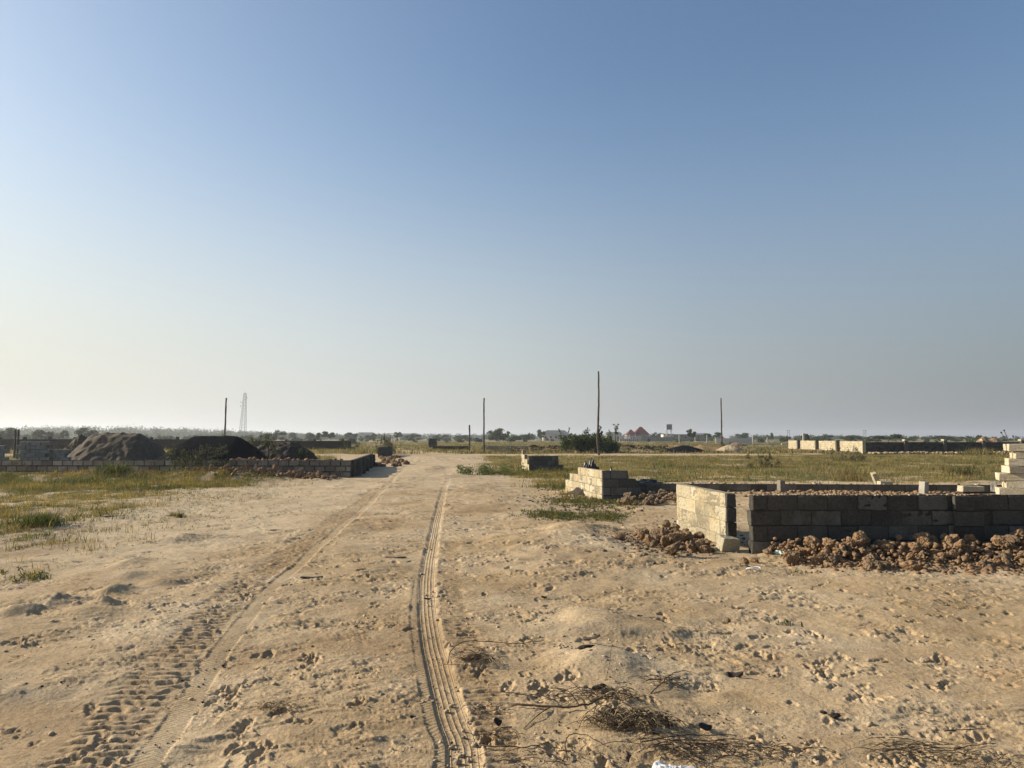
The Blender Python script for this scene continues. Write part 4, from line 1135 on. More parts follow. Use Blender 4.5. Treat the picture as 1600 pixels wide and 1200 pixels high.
# long low building behind big bush
b3 = wall_root("building", ((868 - 800) / F_PX * 420, 420, 0), "long low building with a grey pitched roof behind the big bush", "building")
mb = MB(); mb.box((0, 0, 1.6), (15, 8, 3.8)); mb.build("wall", M_WALLW, b3)
mb = MB(); gable(mb, -7.5, 7.5, -4, 4, 3.5, 2.6, 3.0, .7); mb.build("roof", M_GROOF, b3)
for k in range(5): win(b3, -6 + 3 * k, -4.02, 2.0, 1.3, 1.3)
b4 = wall_root("building", ((1094 - 800) / F_PX * 380, 380, 0), "dark low building right of the lone round tree", "building")
mb = MB(); mb.box((0, 0, 1.5), (7.5, 6, 3.4)); mb.build("wall", M_WALLG, b4)
mb = MB(); gable(mb, -3.8, 3.8, -3, 3, 3.2, .9, .2, .4); mb.build("roof", M_GROOF, b4)
for xx in (-2, 1.6): win(b4, xx, -3.02, 1.9, 1.1, 1.2)
def small_house(px, D, w_, h_, label, wm, rm):
    r_ = wall_root("house", ((px - 800) / F_PX * D, D, 0), label, "house")
    mb = MB(); mb.box((0, 0, h_ / 2 - .2), (w_, w_ * .7, h_)); mb.build("wall", wm, r_)
    mb = MB(); gable(mb, -w_ / 2, w_ / 2, -w_ * .35, w_ * .35, h_ - .25, h_ * .35, w_ * .1, .5); mb.build("roof", rm, r_)
    for s_ in (-.25, .25): win(r_, s_ * w_, -w_ * .35 - .02, h_ * .5, w_ * .14, h_ * .35)
small_house(572, 560, 12, 4.6, "pale small house at the treeline right of the far grey mound", M_WALLW, M_GROOF)
small_house(640, 620, 14, 4.2, "low grey house at the treeline just right of the thin bush", M_WALLG, M_GROOF)
small_house(958, 430, 9, 4.0, "pale small house between the big bush and the red roof", M_WALLW, M_GROOF)
lw = wall_root("boundary_wall", ((1118 - 800) / F_PX * 205, 205, 0), "long low white wall right of the lone grey pole", "wall")
mb = MB(); mb.box((5.2, 0, .8), (10.6, .2, 1.5)); mb.build("wall", M_WALLW, lw)
lw = wall_root("kerb_wall", ((1160 - 800) / F_PX * 165, 165, 0), "thin pale kerb line in the field below the long white wall", "kerb")
mb = MB(); mb.box((4, 0, .2), (8.4, .25, .5)); mb.box((9.8, -.8, .2), (2.6, .25, .4)); mb.build("kerb", M_WALLW, lw)

# ------------------------------------------------------------------ plants
def blades(name, label, P, h, wd, cols, lean=.35, seed=0, mat=None, cat="grass", curl=.5):
    """P (N,3) feet, h (N), wd (N), cols (N,3): one bent blade each, all in one mesh"""
    rs = np.random.default_rng(seed); N = len(P)
    a = rs.uniform(0, 2 * pi, N); ln = rs.random(N) * lean + .05; b = rs.uniform(0, 2 * pi, N)
    d = np.stack([np.cos(a), np.sin(a), np.zeros(N)], -1); s = np.stack([np.cos(b), np.sin(b), np.zeros(N)], -1) * (wd / 2)[:, None]
    up = np.array([0, 0, 1.0]); hh = h[:, None]
    m = P + d * (ln * h * .45)[:, None] + up * hh * .55; t = P + d * (ln * h * (1 + curl))[:, None] + up * hh * (1 - .3 * ln[:, None])
    V = np.stack([P - s, P + s, m + s * .75, m - s * .75, t], 1).reshape(-1, 3)
    i = np.arange(N)[:, None] * 5
    Q = i + np.array([[0, 1, 2, 3]]); T = i + np.array([[3, 2, 4]])
    me = mesh_np(name, V, Q, T)
    set_col(me, "col", np.repeat(cols, 5, 0))
    o = link(name, me, mat or M_GRASS)
    if label: tag(o, label, cat, kind="stuff")
    return o
YEL = np.array([.30, .225, .085]); OLV = np.array([.17, .145, .045]); GRN = np.array([.075, .095, .028]); DGR = np.array([.036, .055, .018]); BRN = np.array([.20, .13, .06])
def colmix(N, wts, rs, x=None, y=None):
    pal = np.array([YEL, OLV, GRN, DGR, BRN]); w_ = np.tile(np.array(wts, float), (N, 1))
    if x is not None:
        q = fbm(x / 3.5, y / 3.5, 3, 401); w_[:, 2] *= np.clip(1 + 2.2 * q, .05, 4); w_[:, 3] *= np.clip(1 + 2.2 * q, .05, 4); w_[:, 0] *= np.clip(1 - 1.6 * q, .1, 3); q2 = fbm(x / 6, y / 2, 2, 402); w_[:, 4] *= np.clip(1 + 2 * q2, .1, 4)
    w_ /= w_.sum(1, keepdims=True); c = (w_.cumsum(1) < rs.random((N, 1))).sum(1).clip(0, 4)
    return pal[c] * (1 + rs.uniform(-.3, .3, (N, 1)))
def grass_area(name, label, x, y, per, hmin, hmax, wd, wts, seed, spread=.12, lean=.5, gain=1.0):
    rs = np.random.default_rng(seed)
    m = grassmask(x, y); k = rs.random(len(x)) < m * gain; x, y = x[k], y[k]
    if len(x) > 0:
        hs = hmin + (hmax - hmin) * rs.random(len(x)) ** 1.5 * (.6 + .6 * np.clip(fbm(x / 2, y / 2, 2, 77) + .5, 0, 1.4))
    c = colmix(len(x), wts, rs, x, y)
    X = np.repeat(x, per) + rs.normal(0, spread, len(x) * per); Y = np.repeat(y, per) + rs.normal(0, spread, len(x) * per)
    Hh = np.repeat(hs, per) * rs.uniform(.5, 1.1, len(X)); CC = np.repeat(c, per, 0) * (1 + rs.uniform(-.2, .2, (len(X), 1)))
    return blades(name, label, np.stack([X, Y, terrain(X, Y) - .01], -1), Hh, wd * rs.uniform(.6, 1.4, len(X)) * (1 + 0 * X), CC, lean, seed)
rs = np.random.default_rng(77)
n = 26000; y = rs.uniform(9, 31, n); x = -6 - rs.random(n) * (y * .75)
grass_area("grass", "yellow and green dry grass growing in front of the low left wall", x, y, 9, .04, .22, .009, (2.8, 2.6, 1.3, .9, 2.4), 1, .10)
n = 2300; y = rs.uniform(23.5, 29.5, n); x = -9.3 - rs.random(n) * 12
grass_area("grass", "taller green grass close below the low left wall", x, y, 14, .08, .30, .012, (1, 2, 2, 2, 1.2), 2, .14)
n = 15000; y = 20 + 49 * rs.random(n) ** .85; x = -3 + rs.random(n) * (y * .78 + 3)
grass_area("grass", "yellow olive grass covering the open field on the right", x, y, 10, .06, .29, .017, (4, 2.8, 1.0, .6, 2.0), 3, .20)
n = 3200; y = rs.uniform(20.5, 36, n); x = rs.uniform(-2, 4.2, n)
grass_area("grass", "green weedy grass between the road and the stepped wall", x, y, 13, .06, .28, .012, (1.2, 2, 2.2, 1.6, .6), 4, .13)
n = 3000; y = rs.uniform(31.5, 69, n); x = -7 - rs.random(n) * (y * .6)
grass_area("grass", "dry grass in the plot behind the low left wall", x, y, 9, .12, .42, .022, (3, 3, 1, .4, 1.2), 5, .18)
n = 26000; y = 74 + 190 * rs.random(n) ** 1.3; x = rs.uniform(-.78, .78, n) * y
grass_area("grass", "far rough grass stretching to the horizon", x, y, 5, .15, .55, .07, (2.6, 3.4, 1.4, .8, 1.6), 6, .5)
# small herbs hugging the sand
def herbs(px, py, sx, sy, n, label, seed, hh=(.03, .09), w_=.014):
    rs = np.random.default_rng(seed); q = np.array([at(px + rs.normal(0, sx), py + rs.normal(0, sy)) for _ in range(n)])
    X = np.repeat(q[:, 0], 6) + rs.normal(0, .03, n * 6); Y = np.repeat(q[:, 1], 6) + rs.normal(0, .03, n * 6)
    c = colmix(len(X), (.6, 1.5, 3, 1.5, .1), rs)
    return blades("ground_cover", label, np.stack([X, Y, terrain(X, Y) - .005], -1), rs.uniform(hh[0], hh[1], len(X)), np.full(len(X), w_), c, 1.2, seed, cat="ground cover")
herbs(868, 807, 26, 3, 420, "low green creeping weeds on the sand left of the sunlit side wall", 11)
herbs(945, 806, 22, 4, 300, "low green weeds near the sunlit side wall's foot", 12)
herbs(905, 783, 26, 6, 300, "weeds growing in front of the stepped wall", 13, (.05, .16))
herbs(975, 783, 30, 6, 300, "weeds between the two sunlit walls", 14, (.04, .14))
herbs(40, 898, 22, 3, 34, "small green weed patch at the far left of the sand", 15)
herbs(240, 802, 80, 16, 420, "scattered weed tufts at the left sand edge", 16, (.02, .09), .007)
herbs(320, 772, 90, 9, 420, "scattered low weeds where the left grass thins out", 17, (.02, .09), .008)

def tuft(px, py, n, h, wts, label, seed, sp=.12, wd=.012, D=None, name="grass_tuft", cat="grass tuft"):
    x, y = at(px, py) if D is None else ((px - 800) / F_PX * D, D)
    rs = np.random.default_rng(seed); X = rs.normal(0, sp, n); Y = rs.normal(0, sp, n); zz = terrain(x + X, y + Y)
    o = blades(name, None, np.stack([X, Y, zz - .01], -1), h * rs.uniform(.45, 1.1, n), np.full(n, wd), colmix(n, wts, rs), .8, seed)
    o.location = (x, y, 0); tag(o, label, cat); return o
tuft(63, 822, 520, .30, (.2, .8, 3, 3, .2), "dense dark green grass tuft at the left edge of the sand", 31, .20, .014)
tuft(175, 750, 420, .62, (.2, 1, 3, 3, .2), "tall dark green grass tuft in front of the sand pile", 32, .30, .02)
tuft(110, 757, 500, .35, (.2, 1, 3, 3, .2), "wide dark green tuft left of the tall one", 33, .55, .02)
tuft(160, 806, 160, .34, (2, 1.5, .8, .3, 1), "wispy brown seed-headed tuft on the left sand", 34, .16, .008)
tuft(270, 803, 60, .14, (.3, 1, 1, 1.5, 1), "small dark tuft left of its slightly taller twin on the sand", 35, .05, .01)
tuft(281, 808, 90, .22, (.2, .8, 1, 2, 1.2), "small upright dark tuft on the left sand", 36, .04, .010)
tuft(1325, 742, 260, .8, (1.5, 1, .5, .3, 2), "tall brown seed-head tuft behind the plot's rubble strip", 37, .35, .012, D=29)
tuft(1497, 742, 260, .7, (.5, 1, 1, 2.5, 1.5), "dark brown tuft near the right edge in the field", 38, .35, .02, D=33)
tuft(1232, 968, 30, .06, (.2, .5, 1, 2, .5), "tiny weed on the bare sand below the clod heap", 39, .05, .01)
tuft(1245, 895, 60, .05, (.2, 1, 2, 1, .5), "tiny green weed in front of the clod heap", 40, .07, .01)
tuft(235, 849, 40, .06, (.2, 1, 2, 2, .2), "tiny green weed at the upper left of the sand", 41, .06, .012)
tuft(900, 690, 300, .9, (1, 1, 1, .5, 1), "dry scrub tuft in front of the far compound wall", 42, 1.0, .05, D=73).location.x = 47.5
tuft(820, 742, 160, .45, (.3, 1, 2.5, 2, .3), "weeds against the foot of the small grey stepped wall", 43, .6, .02, D=35.6).location.x = 2.0

def leaf_cloud(lumps, nleaf, size, seed, cols, gap=.0):
    """leaf-sized quads spread through lumps (cx,cy,cz,rx,ry,rz)"""
    rs = np.random.default_rng(seed); lumps = np.array(lumps, float)
    vol = lumps[:, 3] * lumps[:, 4] * lumps[:, 5]; k = rs.choice(len(lumps), nleaf, p=vol ** .8 / (vol ** .8).sum()); Lm = lumps[k]
    d = rs.normal(size=(nleaf, 3)); d /= np.linalg.norm(d, axis=1)[:, None]; r = rs.random(nleaf) ** .42
    P = Lm[:, :3] + d * r[:, None] * Lm[:, 3:6] * (1 + .18 * rs.normal(size=(nleaf, 1)))
    n = rs.normal(size=(nleaf, 3)) + d * .8; n /= np.linalg.norm(n, axis=1)[:, None]
    t = np.cross(n, rs.normal(size=(nleaf, 3))); t /= np.linalg.norm(t, axis=1)[:, None]; b = np.cross(n, t)
    s = size * rs.uniform(.6, 1.4, nleaf)[:, None]; t = t * s; b = b * s * .55
    V = np.stack([P - t, P + b, P + t, P - b], 1).reshape(-1, 3)
    Q = np.arange(nleaf * 4).reshape(-1, 4)
    pal = np.array(cols); lc = rs.choice(len(pal), len(lumps)); mixv = np.where(rs.random(nleaf) < .65, lc[k], rs.choice(len(pal), nleaf))
    CC = pal[mixv] * (1 + rs.uniform(-.25, .25, (nleaf, 1)))
    return V, Q, np.repeat(CC, 4, 0)

TG = [(.050, .075, .024), (.036, .058, .020), (.075, .095, .030)]
def tree_proto(h, w_, seed, nleaf=2600, size=.28, trunk=.3, cols=TG, base=.25, name="tree", flat=.8, nl=16):
    rs = random.Random(seed); root = empty(name, (0, 0, 0)); lumps = []
    mb = MB(); top = (rs.uniform(-.1, .1) * h, rs.uniform(-.1, .1) * h, h * .62)
    mb.tube([(0, 0, -.3), (.02 * h, 0, h * .2), (top[0] * .6, top[1] * .6, h * .42), top], [trunk * .04 * h, trunk * .032 * h, trunk * .022 * h, trunk * .01 * h], 7)
    for i in range(nl):
        a = rs.uniform(0, 6.28); rr = (w_ / 2) * math.sqrt(rs.random()) * .78; zc = base * h + (1 - base) * h * rs.uniform(.18, .84) * (1 - .35 * (rr / (w_ / 2)) ** 2)
        s = w_ * rs.uniform(.11, .22); c = (rr * cos(a), rr * sin(a), zc); lumps.append((*c, s, s, s * flat * rs.uniform(.7, 1)))
        if i < 9: mb.tube([(top[0] * .4, top[1] * .4, h * rs.uniform(.2, .4)), (c[0] * .55, c[1] * .55, c[2] * .7), c], [trunk * .018 * h, trunk * .012 * h, trunk * .004 * h], 5)
    mb.build("trunk", M_BARK, root, smooth=True)
    V, Q, cc = leaf_cloud(lumps, nleaf, size, seed, cols); me = mesh_np("crown", V, Q); set_col(me, "col", cc); link("crown", me, M_LEAF, root)
    return root
PROT = [tree_proto(6, 7.5, 101, base=.12), tree_proto(6, 6, 102, base=.15), tree_proto(6, 5.2, 103, base=.3), tree_proto(6, 8.5, 104, base=.08, flat=.7), tree_proto(6, 6.0, 105, base=.35, flat=.55, nl=11, nleaf=1800), tree_proto(6, 9, 106, 3200, base=.05, flat=.65, nl=22)]
used = set()
def put_tree(px, D, ytop, wpx, kind, label, group="trees scattered along the horizon", ybase=None):
    src = PROT[kind]
    o = src if kind not in used else copy_tree(src); used.add(kind)
    X = (px - 800) / F_PX * D; h = CAM_H + (684 - ytop) * D / F_PX
    o.location = (X, D, 0 if D > 100 else gz(X, D)); wsrc = (7.5, 6, 5.2, 8.5, 6, 9)[kind]
    o.scale = (wpx / F_PX * D / wsrc, wpx / F_PX * D / wsrc, h / 6.0); o.rotation_euler = (0, 0, (px * 1.7) % 6.28)
    tag(o, label, "tree" if h > 3 else "bush", group); return o
T = [(12, 230, 667, 36, 0, "dark leafy tree clump at the left edge of the picture"), (70, 240, 669, 30, 1, "round dark tree behind the two short dark posts"), (102, 260, 669, 12, 2, "narrow small tree right of the posts"),
     (136, 220, 667, 32, 0, "dark spiky-topped tree left of the sand pile"), (86, 300, 675, 24, 3, "low bushy tree right of the round one on the left"), (432, 300, 670, 32, 3, "round solitary dark tree right of the lattice mast"),
     (415, 420, 677, 22, 1, "low bush left of the round solitary tree"), (457, 420, 674, 16, 1, "small hazy tree right of the round solitary tree"), (490, 330, 674, 26, 3, "spreading bush behind the pale spoil mound"), (503, 240, 672, 18, 4, "thin airy tree between the two spoil mounds"),
     (517, 250, 674, 14, 4, "wispy small tree near the grey mound"), (550, 380, 674, 20, 1, "bush rising behind the grey mound"), (580, 400, 675, 22, 3, "flat bush left of the thin grey-green bush"), (622, 420, 673, 14, 2, "pointed dark tree right of the thin grey-green bush"),
     (646, 380, 676, 26, 3, "low wide bush before the small cubicle"), (690, 420, 677, 28, 3, "flat bush behind the cubicle"), (720, 400, 678, 22, 5, "low hedge-like bush beside the short post"), (776, 270, 668, 32, 0, "round dark tree just right of the central pole"), (793, 300, 671, 9, 2, "thin little tree touching the round one right of the central pole"),
     (812, 330, 677, 30, 5, "low dark bush between the central pole and the pale building"), (846, 360, 669, 14, 1, "small dome-shaped tree left of the long low building"), (830, 380, 675, 16, 3, "low bush left of the dome-shaped tree"), (1026, 420, 674, 22, 3, "dark bush leaning on the red-roofed house"), (1038, 430, 676, 16, 1, "bush left of the water tower"), 
     (1079, 250, 667, 14, 2, "lone dark tree between the flat-roofed and the low dark buildings"), (1112, 330, 674, 26, 4, "thin spreading tree right of the low dark building"), (1158, 480, 675, 22, 1, "small round tree on the far right-hand skyline"), (1205, 330, 674, 5, 2, "tiny lone tree on the skyline left of the compound"),
     (1226, 260, 680, 18, 3, "dark bush at the left end of the compound wall"), (1257, 250, 676, 12, 1, "small dark tree above the sunlit panels"), (1285, 330, 677, 30, 3, "wide tree above the second sunlit panel"), (1326, 300, 678, 36, 5, "spread of dark bush above the fourth sunlit panel"), (1385, 220, 677, 40, 4, "large airy thorn tree above the dark wall"), (1362, 260, 680, 24, 3, "bush at the left of the airy thorn tree"),
     (1472, 300, 679, 40, 5, "long flat thicket above the dark wall"), (1508, 300, 680, 24, 3, "bush right of the long flat thicket"), (1529, 240, 678, 11, 2, "small umbrella-shaped tree above the orange mound"), (1418, 320, 681, 26, 3, "low bush between thorn tree and thicket"), (1448, 420, 682, 20, 1, "low distant bush left of the thicket")]
for t in T: put_tree(*t)
for o in list(C.objects):
    if o.name in [p.name for p in PROT] and 'label' not in o: pass

# big bush around the tall pole
def bush(name, label, x, y, w_, d_, h, seed, nleaf, size, cols=TG, sprigs=8, nl=26, low=.0):
    rs = random.Random(seed); root = empty(name, (x, y, gz(x, y))); tag(root, label, "bush"); lumps = []
    for i in range(nl):
        u = rs.uniform(-1, 1); v = rs.uniform(-1, 1) * math.sqrt(1 - u * u * .7); s = w_ * rs.uniform(.06, .12)
        lumps.append((u * w_ / 2 * .86, v * d_ / 2 * .8, h * rs.uniform(.12, .72) * (1 - .25 * abs(u)), s, s, s * .9))
    mb = MB()
    for i in range(sprigs):
        u = rs.uniform(-.9, .9); bx = u * w_ / 2; zt = h * rs.uniform(.85, 1.25); lx = bx + rs.uniform(-.08, .08) * w_
        mb.tube([(bx * .8, 0, 0), (bx, 0, h * .5), (lx, rs.uniform(-.3, .3), zt)], [.03 * h / 2, .02 * h / 2, .006 * h], 5)
        for q in range(5): lumps.append((lx + rs.uniform(-.03, .03) * w_, 0, zt - q * h * .09, .016 * w_ * rs.uniform(.6, 1.6) * (1 + .25 * q), .12 + .05 * q, h * .05))
    for i in range(10): mb.tube([(rs.uniform(-.2, .2) * w_, rs.uniform(-.2, .2) * d_, -.1), (rs.uniform(-.4, .4) * w_, rs.uniform(-.3, .3) * d_, h * .6)], [.03 * h / 2, .012 * h / 2], 5)
    mb.build("stem", M_BARK, root, smooth=True)
    V, Q, cc = leaf_cloud(lumps, nleaf, size, seed, cols); V[:, 2] = np.maximum(V[:, 2], .0); me = mesh_np("foliage", V, Q); set_col(me, "col", cc); link("foliage", me, M_LEAF, root)
    return root
bush("big_bush", "big dark green bush around the foot of the tallest pole", 8.5, 79, 6.6, 4.0, 2.55, 5, 10000, .10, sprigs=14, nl=44)
bush("thin_bush", "thin grey-green bush behind the left wall's far piece", (604 - 800) / F_PX * 74, 74, 2.5, 2.2, 1.75, 6, 2200, .055, cols=[(.13, .14, .06), (.09, .11, .045), (.16, .15, .07)], sprigs=16, nl=16)
bush("weed_bush", "dark leafy weed in front of the black gravel pile", -12.9, 30.0, 2.9, 1.1, 1.02, 7, 2400, .035, cols=[(.07, .085, .035), (.11, .11, .05), (.05, .06, .028)], sprigs=14, nl=16)
bush("weed_bush", "leafy weed on the dark earth pile right of the gravel", -13.6, 39.2, 1.7, 1.0, 1.65, 8, 1200, .045, cols=[(.12, .12, .045), (.08, .09, .035)], sprigs=10, nl=10)
bush("weed_bush", "small dark bush at the right foot of the dark earth pile", -11.6, 40.6, 1.2, 1.0, .95, 9, 700, .045, sprigs=5, nl=8)
bush("weed_bush", "small brown bush in the field above the dark wall's left end", 14.3, 41, 1.8, 1.2, .8, 10, 900, .04, cols=[(.16, .12, .06), (.10, .09, .04)], sprigs=8, nl=8)
bush("weed_bush", "green bush beside the black low mound in the distance", 27.6, 91, 2.6, 2, 1.0, 11, 900, .07, sprigs=5, nl=8)
bush("weed_bush", "weed clump at the grass edge right of the road's far part", -.9, 33.0, 3.4, 2.6, .45, 12, 2600, .035, cols=[(.09, .12, .04), (.13, .15, .05)], sprigs=5, nl=12)
bush("weed_bush", "small dark bush in the grass left of the sandy road's end", -22.5, 100, 2.8, 2, 1.1, 13, 600, .08, sprigs=5, nl=8)
bush("weed_bush", "dark scrub in the far plot behind the left wall", -20.5, 66, 2.4, 2, .95, 14, 700, .06, sprigs=6, nl=8)
bush("weed_bush", "spiky brown weed in the field centre right", 24, 52, 2.6, 1.6, .9, 15, 800, .05, cols=[(.14, .12, .055), (.10, .10, .04)], sprigs=9, nl=8)

# far hazy woods that read as one mass
def woods(name, label, xs, D0, D1, hf, n, seed, per=150, size=1.1, cols=TG):
    rs = np.random.default_rng(seed); lumps = []
    for i in range(n):
        px = rs.uniform(*xs); D = rs.uniform(D0, D1); X = (px - 800) / F_PX * D; h = hf(px, D) * rs.uniform(.55, 1.08); s = h * rs.uniform(.5, .95)
        lumps.append((X, D, h * .52, s, s, h * .5)); 
        if rs.random() < .6: lumps.append((X + rs.uniform(-1, 1) * s, D, h * .35, s, s, h * .36))
    V, Q, cc = leaf_cloud(lumps, n * per, size, seed, cols); V[:, 2] = np.maximum(V[:, 2], 0); me = mesh_np(name, V, Q); set_col(me, "col", cc)
    tag(link(name, me, M_LEAF), label, "woods", kind="stuff")
woods("far_woods", "hazy far-off woods along the left horizon", (-80, 420), 700, 1150, lambda p, D: CAM_H + (684 - np.interp(p, [-80, 60, 200, 300, 420], [668, 667, 667.5, 669, 674])) * D / F_PX, 330, 1, 240, .95)
woods("far_woods", "hazy far-off woods behind the centre of the horizon", (380, 1000), 700, 1200, lambda p, D: CAM_H + (684 - np.interp(p, [380, 500, 800, 1000], [674, 677, 678, 678.5])) * D / F_PX, 330, 2, 110, .9)
woods("far_woods", "thin dark woods along the right horizon", (980, 1700), 480, 900, lambda p, D: CAM_H + (684 - np.interp(p, [980, 1200, 1700], [678.5, 680, 681.5])) * D / F_PX, 260, 3, 90, .7)
woods("far_scrub", "low scrub in front of the hazy woods on the left", (-80, 420), 260, 480, lambda p, D: 3.0, 110, 4, 130, .55)
woods("far_scrub", "low scrub scattered before the central horizon", (420, 980), 240, 520, lambda p, D: 1.9, 90, 5, 70, .4)
woods("far_scrub", "low scrub scattered before the right-hand horizon", (980, 1640), 220, 480, lambda p, D: 1.5, 60, 6, 70, .35)

# ------------------------------------------------------------------ litter in the foreground
def wander(p0, direc, length, n=10, curl=.3, rise=0.0, rs=random, gnd=.006):
    p = Vector((p0[0], p0[1], 0)); a = direc; out = []
    for i in range(n + 1):
        t = i / n; z = gz(p.x, p.y) + gnd + rise * sin(t * pi)
        out.append((p.x, p.y, z)); a += rs.uniform(-curl, curl); p = p + Vector((cos(a), sin(a), 0)) * (length / n)
    return out
def px_path(pts, lift):
    out = []
    for (a, b), l in zip(pts, lift):
        x, y = at(a, b); out.append((x, y, gz(x, y) + l))
    return out
def spline3(P, n=5):
    out = []; Q = [P[0]] + list(P) + [P[-1]]
    for i in range(1, len(Q) - 2):
        for k in range(n):
            t = k / n; out.append(tuple(.5 * ((2 * Q[i][j]) + (-Q[i-1][j] + Q[i+1][j]) * t + (2*Q[i-1][j] - 5*Q[i][j] + 4*Q[i+1][j] - Q[i+2][j]) * t*t + (-Q[i-1][j] + 3*Q[i][j] - 3*Q[i+1][j] + Q[i+2][j]) * t**3) for j in range(3)))
    out.append(tuple(P[-1])); return out
def twig(pts, lift, r, label, mat=None, branches=()):
    P = spline3(px_path(pts, lift)); r = r * .8; P = [tuple(q + random.uniform(-1, 1) * r * .9 for q in a_) for a_ in P]; c = Vector(P[0]); mb = MB()
    mb.tube([Vector(p) - c for p in P], [r * (1 - .6 * i / len(P)) * random.uniform(.85, 1.15) for i in range(len(P))], 6, tint=random.random())
    for (b, bl) in branches:
        Bp = spline3(px_path(b, bl)); mb.tube([Vector(p) - c for p in Bp], [r * .55 * (1 - .6 * i / len(Bp)) for i in range(len(Bp))], 5, tint=random.random())
    o = mb.build("twig", mat or M_TWIG, None, loc=c, smooth=True); tag(o, label, "twig"); return o
twig([(700, 1042), (706, 1022), (728, 1010), (768, 1008), (808, 1009), (850, 1003)], [.01, .03, .04, .03, .02, .01], .0055, "long curved dry twig arching just right of the smooth tyre track", branches=[(((808, 1009), (828, 1014), (840, 1026)), (.03, .02, .005)), (((694, 1043), (712, 1046), (760, 1050)), (.01, .02, .02))])
twig([(1017, 1086), (1036, 1068), (1052, 1055), (1072, 1049), (1092, 1052), (1112, 1059)], [.005, .015, .03, .03, .02, .01], .005, "arched brown twig above the dead plant clump on the right")
twig([(800, 1105), (860, 1112), (910, 1113), (945, 1106), (975, 1108)], [.01, .02, .02, .03, .02], .010, "thick bent root lying left of the dead plant clump", branches=[(((860, 1112), (840, 1125), (818, 1140)), (.02, .02, .0)), (((905, 1112), (885, 1092), (850, 1085)), (.02, .04, .03)), (((925, 1110), (900, 1088), (890, 1080)), (.02, .05, .06)), (((840, 1098), (800, 1090), (760, 1085)), (.02, .02, .01))])
twig([(752, 1168), (790, 1172), (830, 1170), (870, 1158)], [.01, .015, .01, .005], .006, "short dry twig at the bottom right of the tyre track")
twig([(1000, 1170), (1050, 1168), (1090, 1160), (1150, 1146)], [.02, .05, .04, .01], .005, "dark twig running right out of the dead plant clump")
twig([(886, 1190), (884, 1168), (896, 1160), (918, 1162), (945, 1172)], [.01, .03, .035, .025, .01], .005, "hooped dark twig at the bottom left of the dead plant clump")
twig([(946, 1072), (952, 1060), (955, 1050), (956, 1045)], [.02, .06, .10, .14], .0025, "thin upright stalk above the clay lump")
twig([(1040, 1165), (1075, 1185), (1105, 1198), (1150, 1212)], [.03, .03, .02, .01], .007, "pale straw stalk near the white plastic bag", M_STRAW)
twig([(1476, 1136), (1500, 1135), (1525, 1134), (1540, 1131)], [.004, .01, .01, .004], .004, "straight short twig on the sand at the lower right")
twig([(1480, 1166), (1510, 1160), (1545, 1155), (1560, 1156)], [.004, .01, .01, .004], .004, "dark thin twig below the straight one at the lower right")
twig([(1400, 966), (1430, 970), (1470, 976)], [.003, .008, .003], .004, "pale thin stick on the sand below the clod heap", M_STRAW)
twig([(1424, 1106), (1440, 1110), (1466, 1112)], [.01, .02, .003], .004, "small forked twig on the right-hand sand", branches=[(((1440, 1110), (1434, 1104), (1431, 1099)), (.02, .04, .05))])
twig([(1522, 948), (1535, 946), (1552, 947)], [.003, .01, .003], .003, "small twig with side shoots right of the pale stick", branches=[(((1535, 946), (1528, 940), (1524, 932)), (.01, .05, .09))])
twig([(830, 1003), (812, 1006), (790, 1010)], [.02, .03, .01], .003, "short twig crossing the end of the long curved one")

# dead uprooted plant clump
def dead_clump(px, py, label, n, rad, seed, up=.10, long_=.30, r=.0028):
    rs = random.Random(seed); x, y = at(px, py); root = empty("dead_plant", (x, y, gz(x, y))); tag(root, label, "dead plant")
    mb = MB(); mb2 = MB()
    for i in range(n):
        a = rs.uniform(0, 6.28); rr = rad * math.sqrt(rs.random()); p = Vector((cos(a) * rr * 1.7, sin(a) * rr * .8, 0)); d = rs.gauss(.1 if rs.random() < .6 else 3.0, .7); l = long_ * rs.uniform(.3, 1.2); pts = []; z0 = rs.uniform(0, .05); hh = rs.uniform(.01, up)
        m = 6
        for k in range(m + 1):
            t = k / m; zg = gz(x + p.x, y + p.y) - root.location.z
            pts.append((p.x, p.y, zg + z0 * (1 - t) + hh * sin(t * pi) + .004)); d += rs.uniform(-.22, .22) if rs.random() < .8 else rs.uniform(-.8, .8); p = p + Vector((cos(d), sin(d) * .7, 0)) * l / m
        (mb2 if rs.random() < .3 and n >= 50 else mb).tube(pts, [r * rs.uniform(.7, 1.6) * (1 - .7 * k / m) for k in range(m + 1)], 4, tint=rs.random())
    mb.build("root_tangle", M_TWIG, root); (mb2.build("straw", M_STRAW, root) if n >= 50 else None); return root
dead_clump(985, 1142, "dark tangled dead plant lying on the sand above the white plastic bag", 340, .14, 1, .055, .15, .0023)
dead_clump(1060, 1172, "strawy tail of dead stalks right of the tangled dead plant", 40, .13, 2, .03, .26, .0022)
dead_clump(955, 1100, "small dead root tangle just above the bigger dead plant", 60, .10, 3, .045, .18, .0022)
dead_clump(748, 1040, "small dark root tangle under the long curved twig", 60, .085, 4, .03, .13, .002)
dead_clump(872, 1098, "sparse web of thin dead roots left of the clay lump", 30, .14, 5, .03, .26, .002)
dead_clump(760, 1115, "scraps of dark roots along the right edge of the tyre track", 26, .08, 6, .02, .10, .002)
dead_clump(775, 1155, "dead root scraps near the bottom right of the tyre track", 26, .10, 7, .02, .12, .002)
dead_clump(850, 1190, "low dead grass scraps at the bottom of the picture, left of the bag", 40, .16, 8, .02, .14, .002)
dead_clump(1430, 1170, "low dry root scraps on the lower right sand", 60, .16, 9, .03, .25, .002)
dead_clump(1560, 1190, "dry brown grass scraps in the bottom right corner", 60, .16, 10, .03, .15, .0018)
dead_clump(1195, 1178, "sparse dark scraps right of the strawy tail", 40, .14, 11, .03, .2, .002)
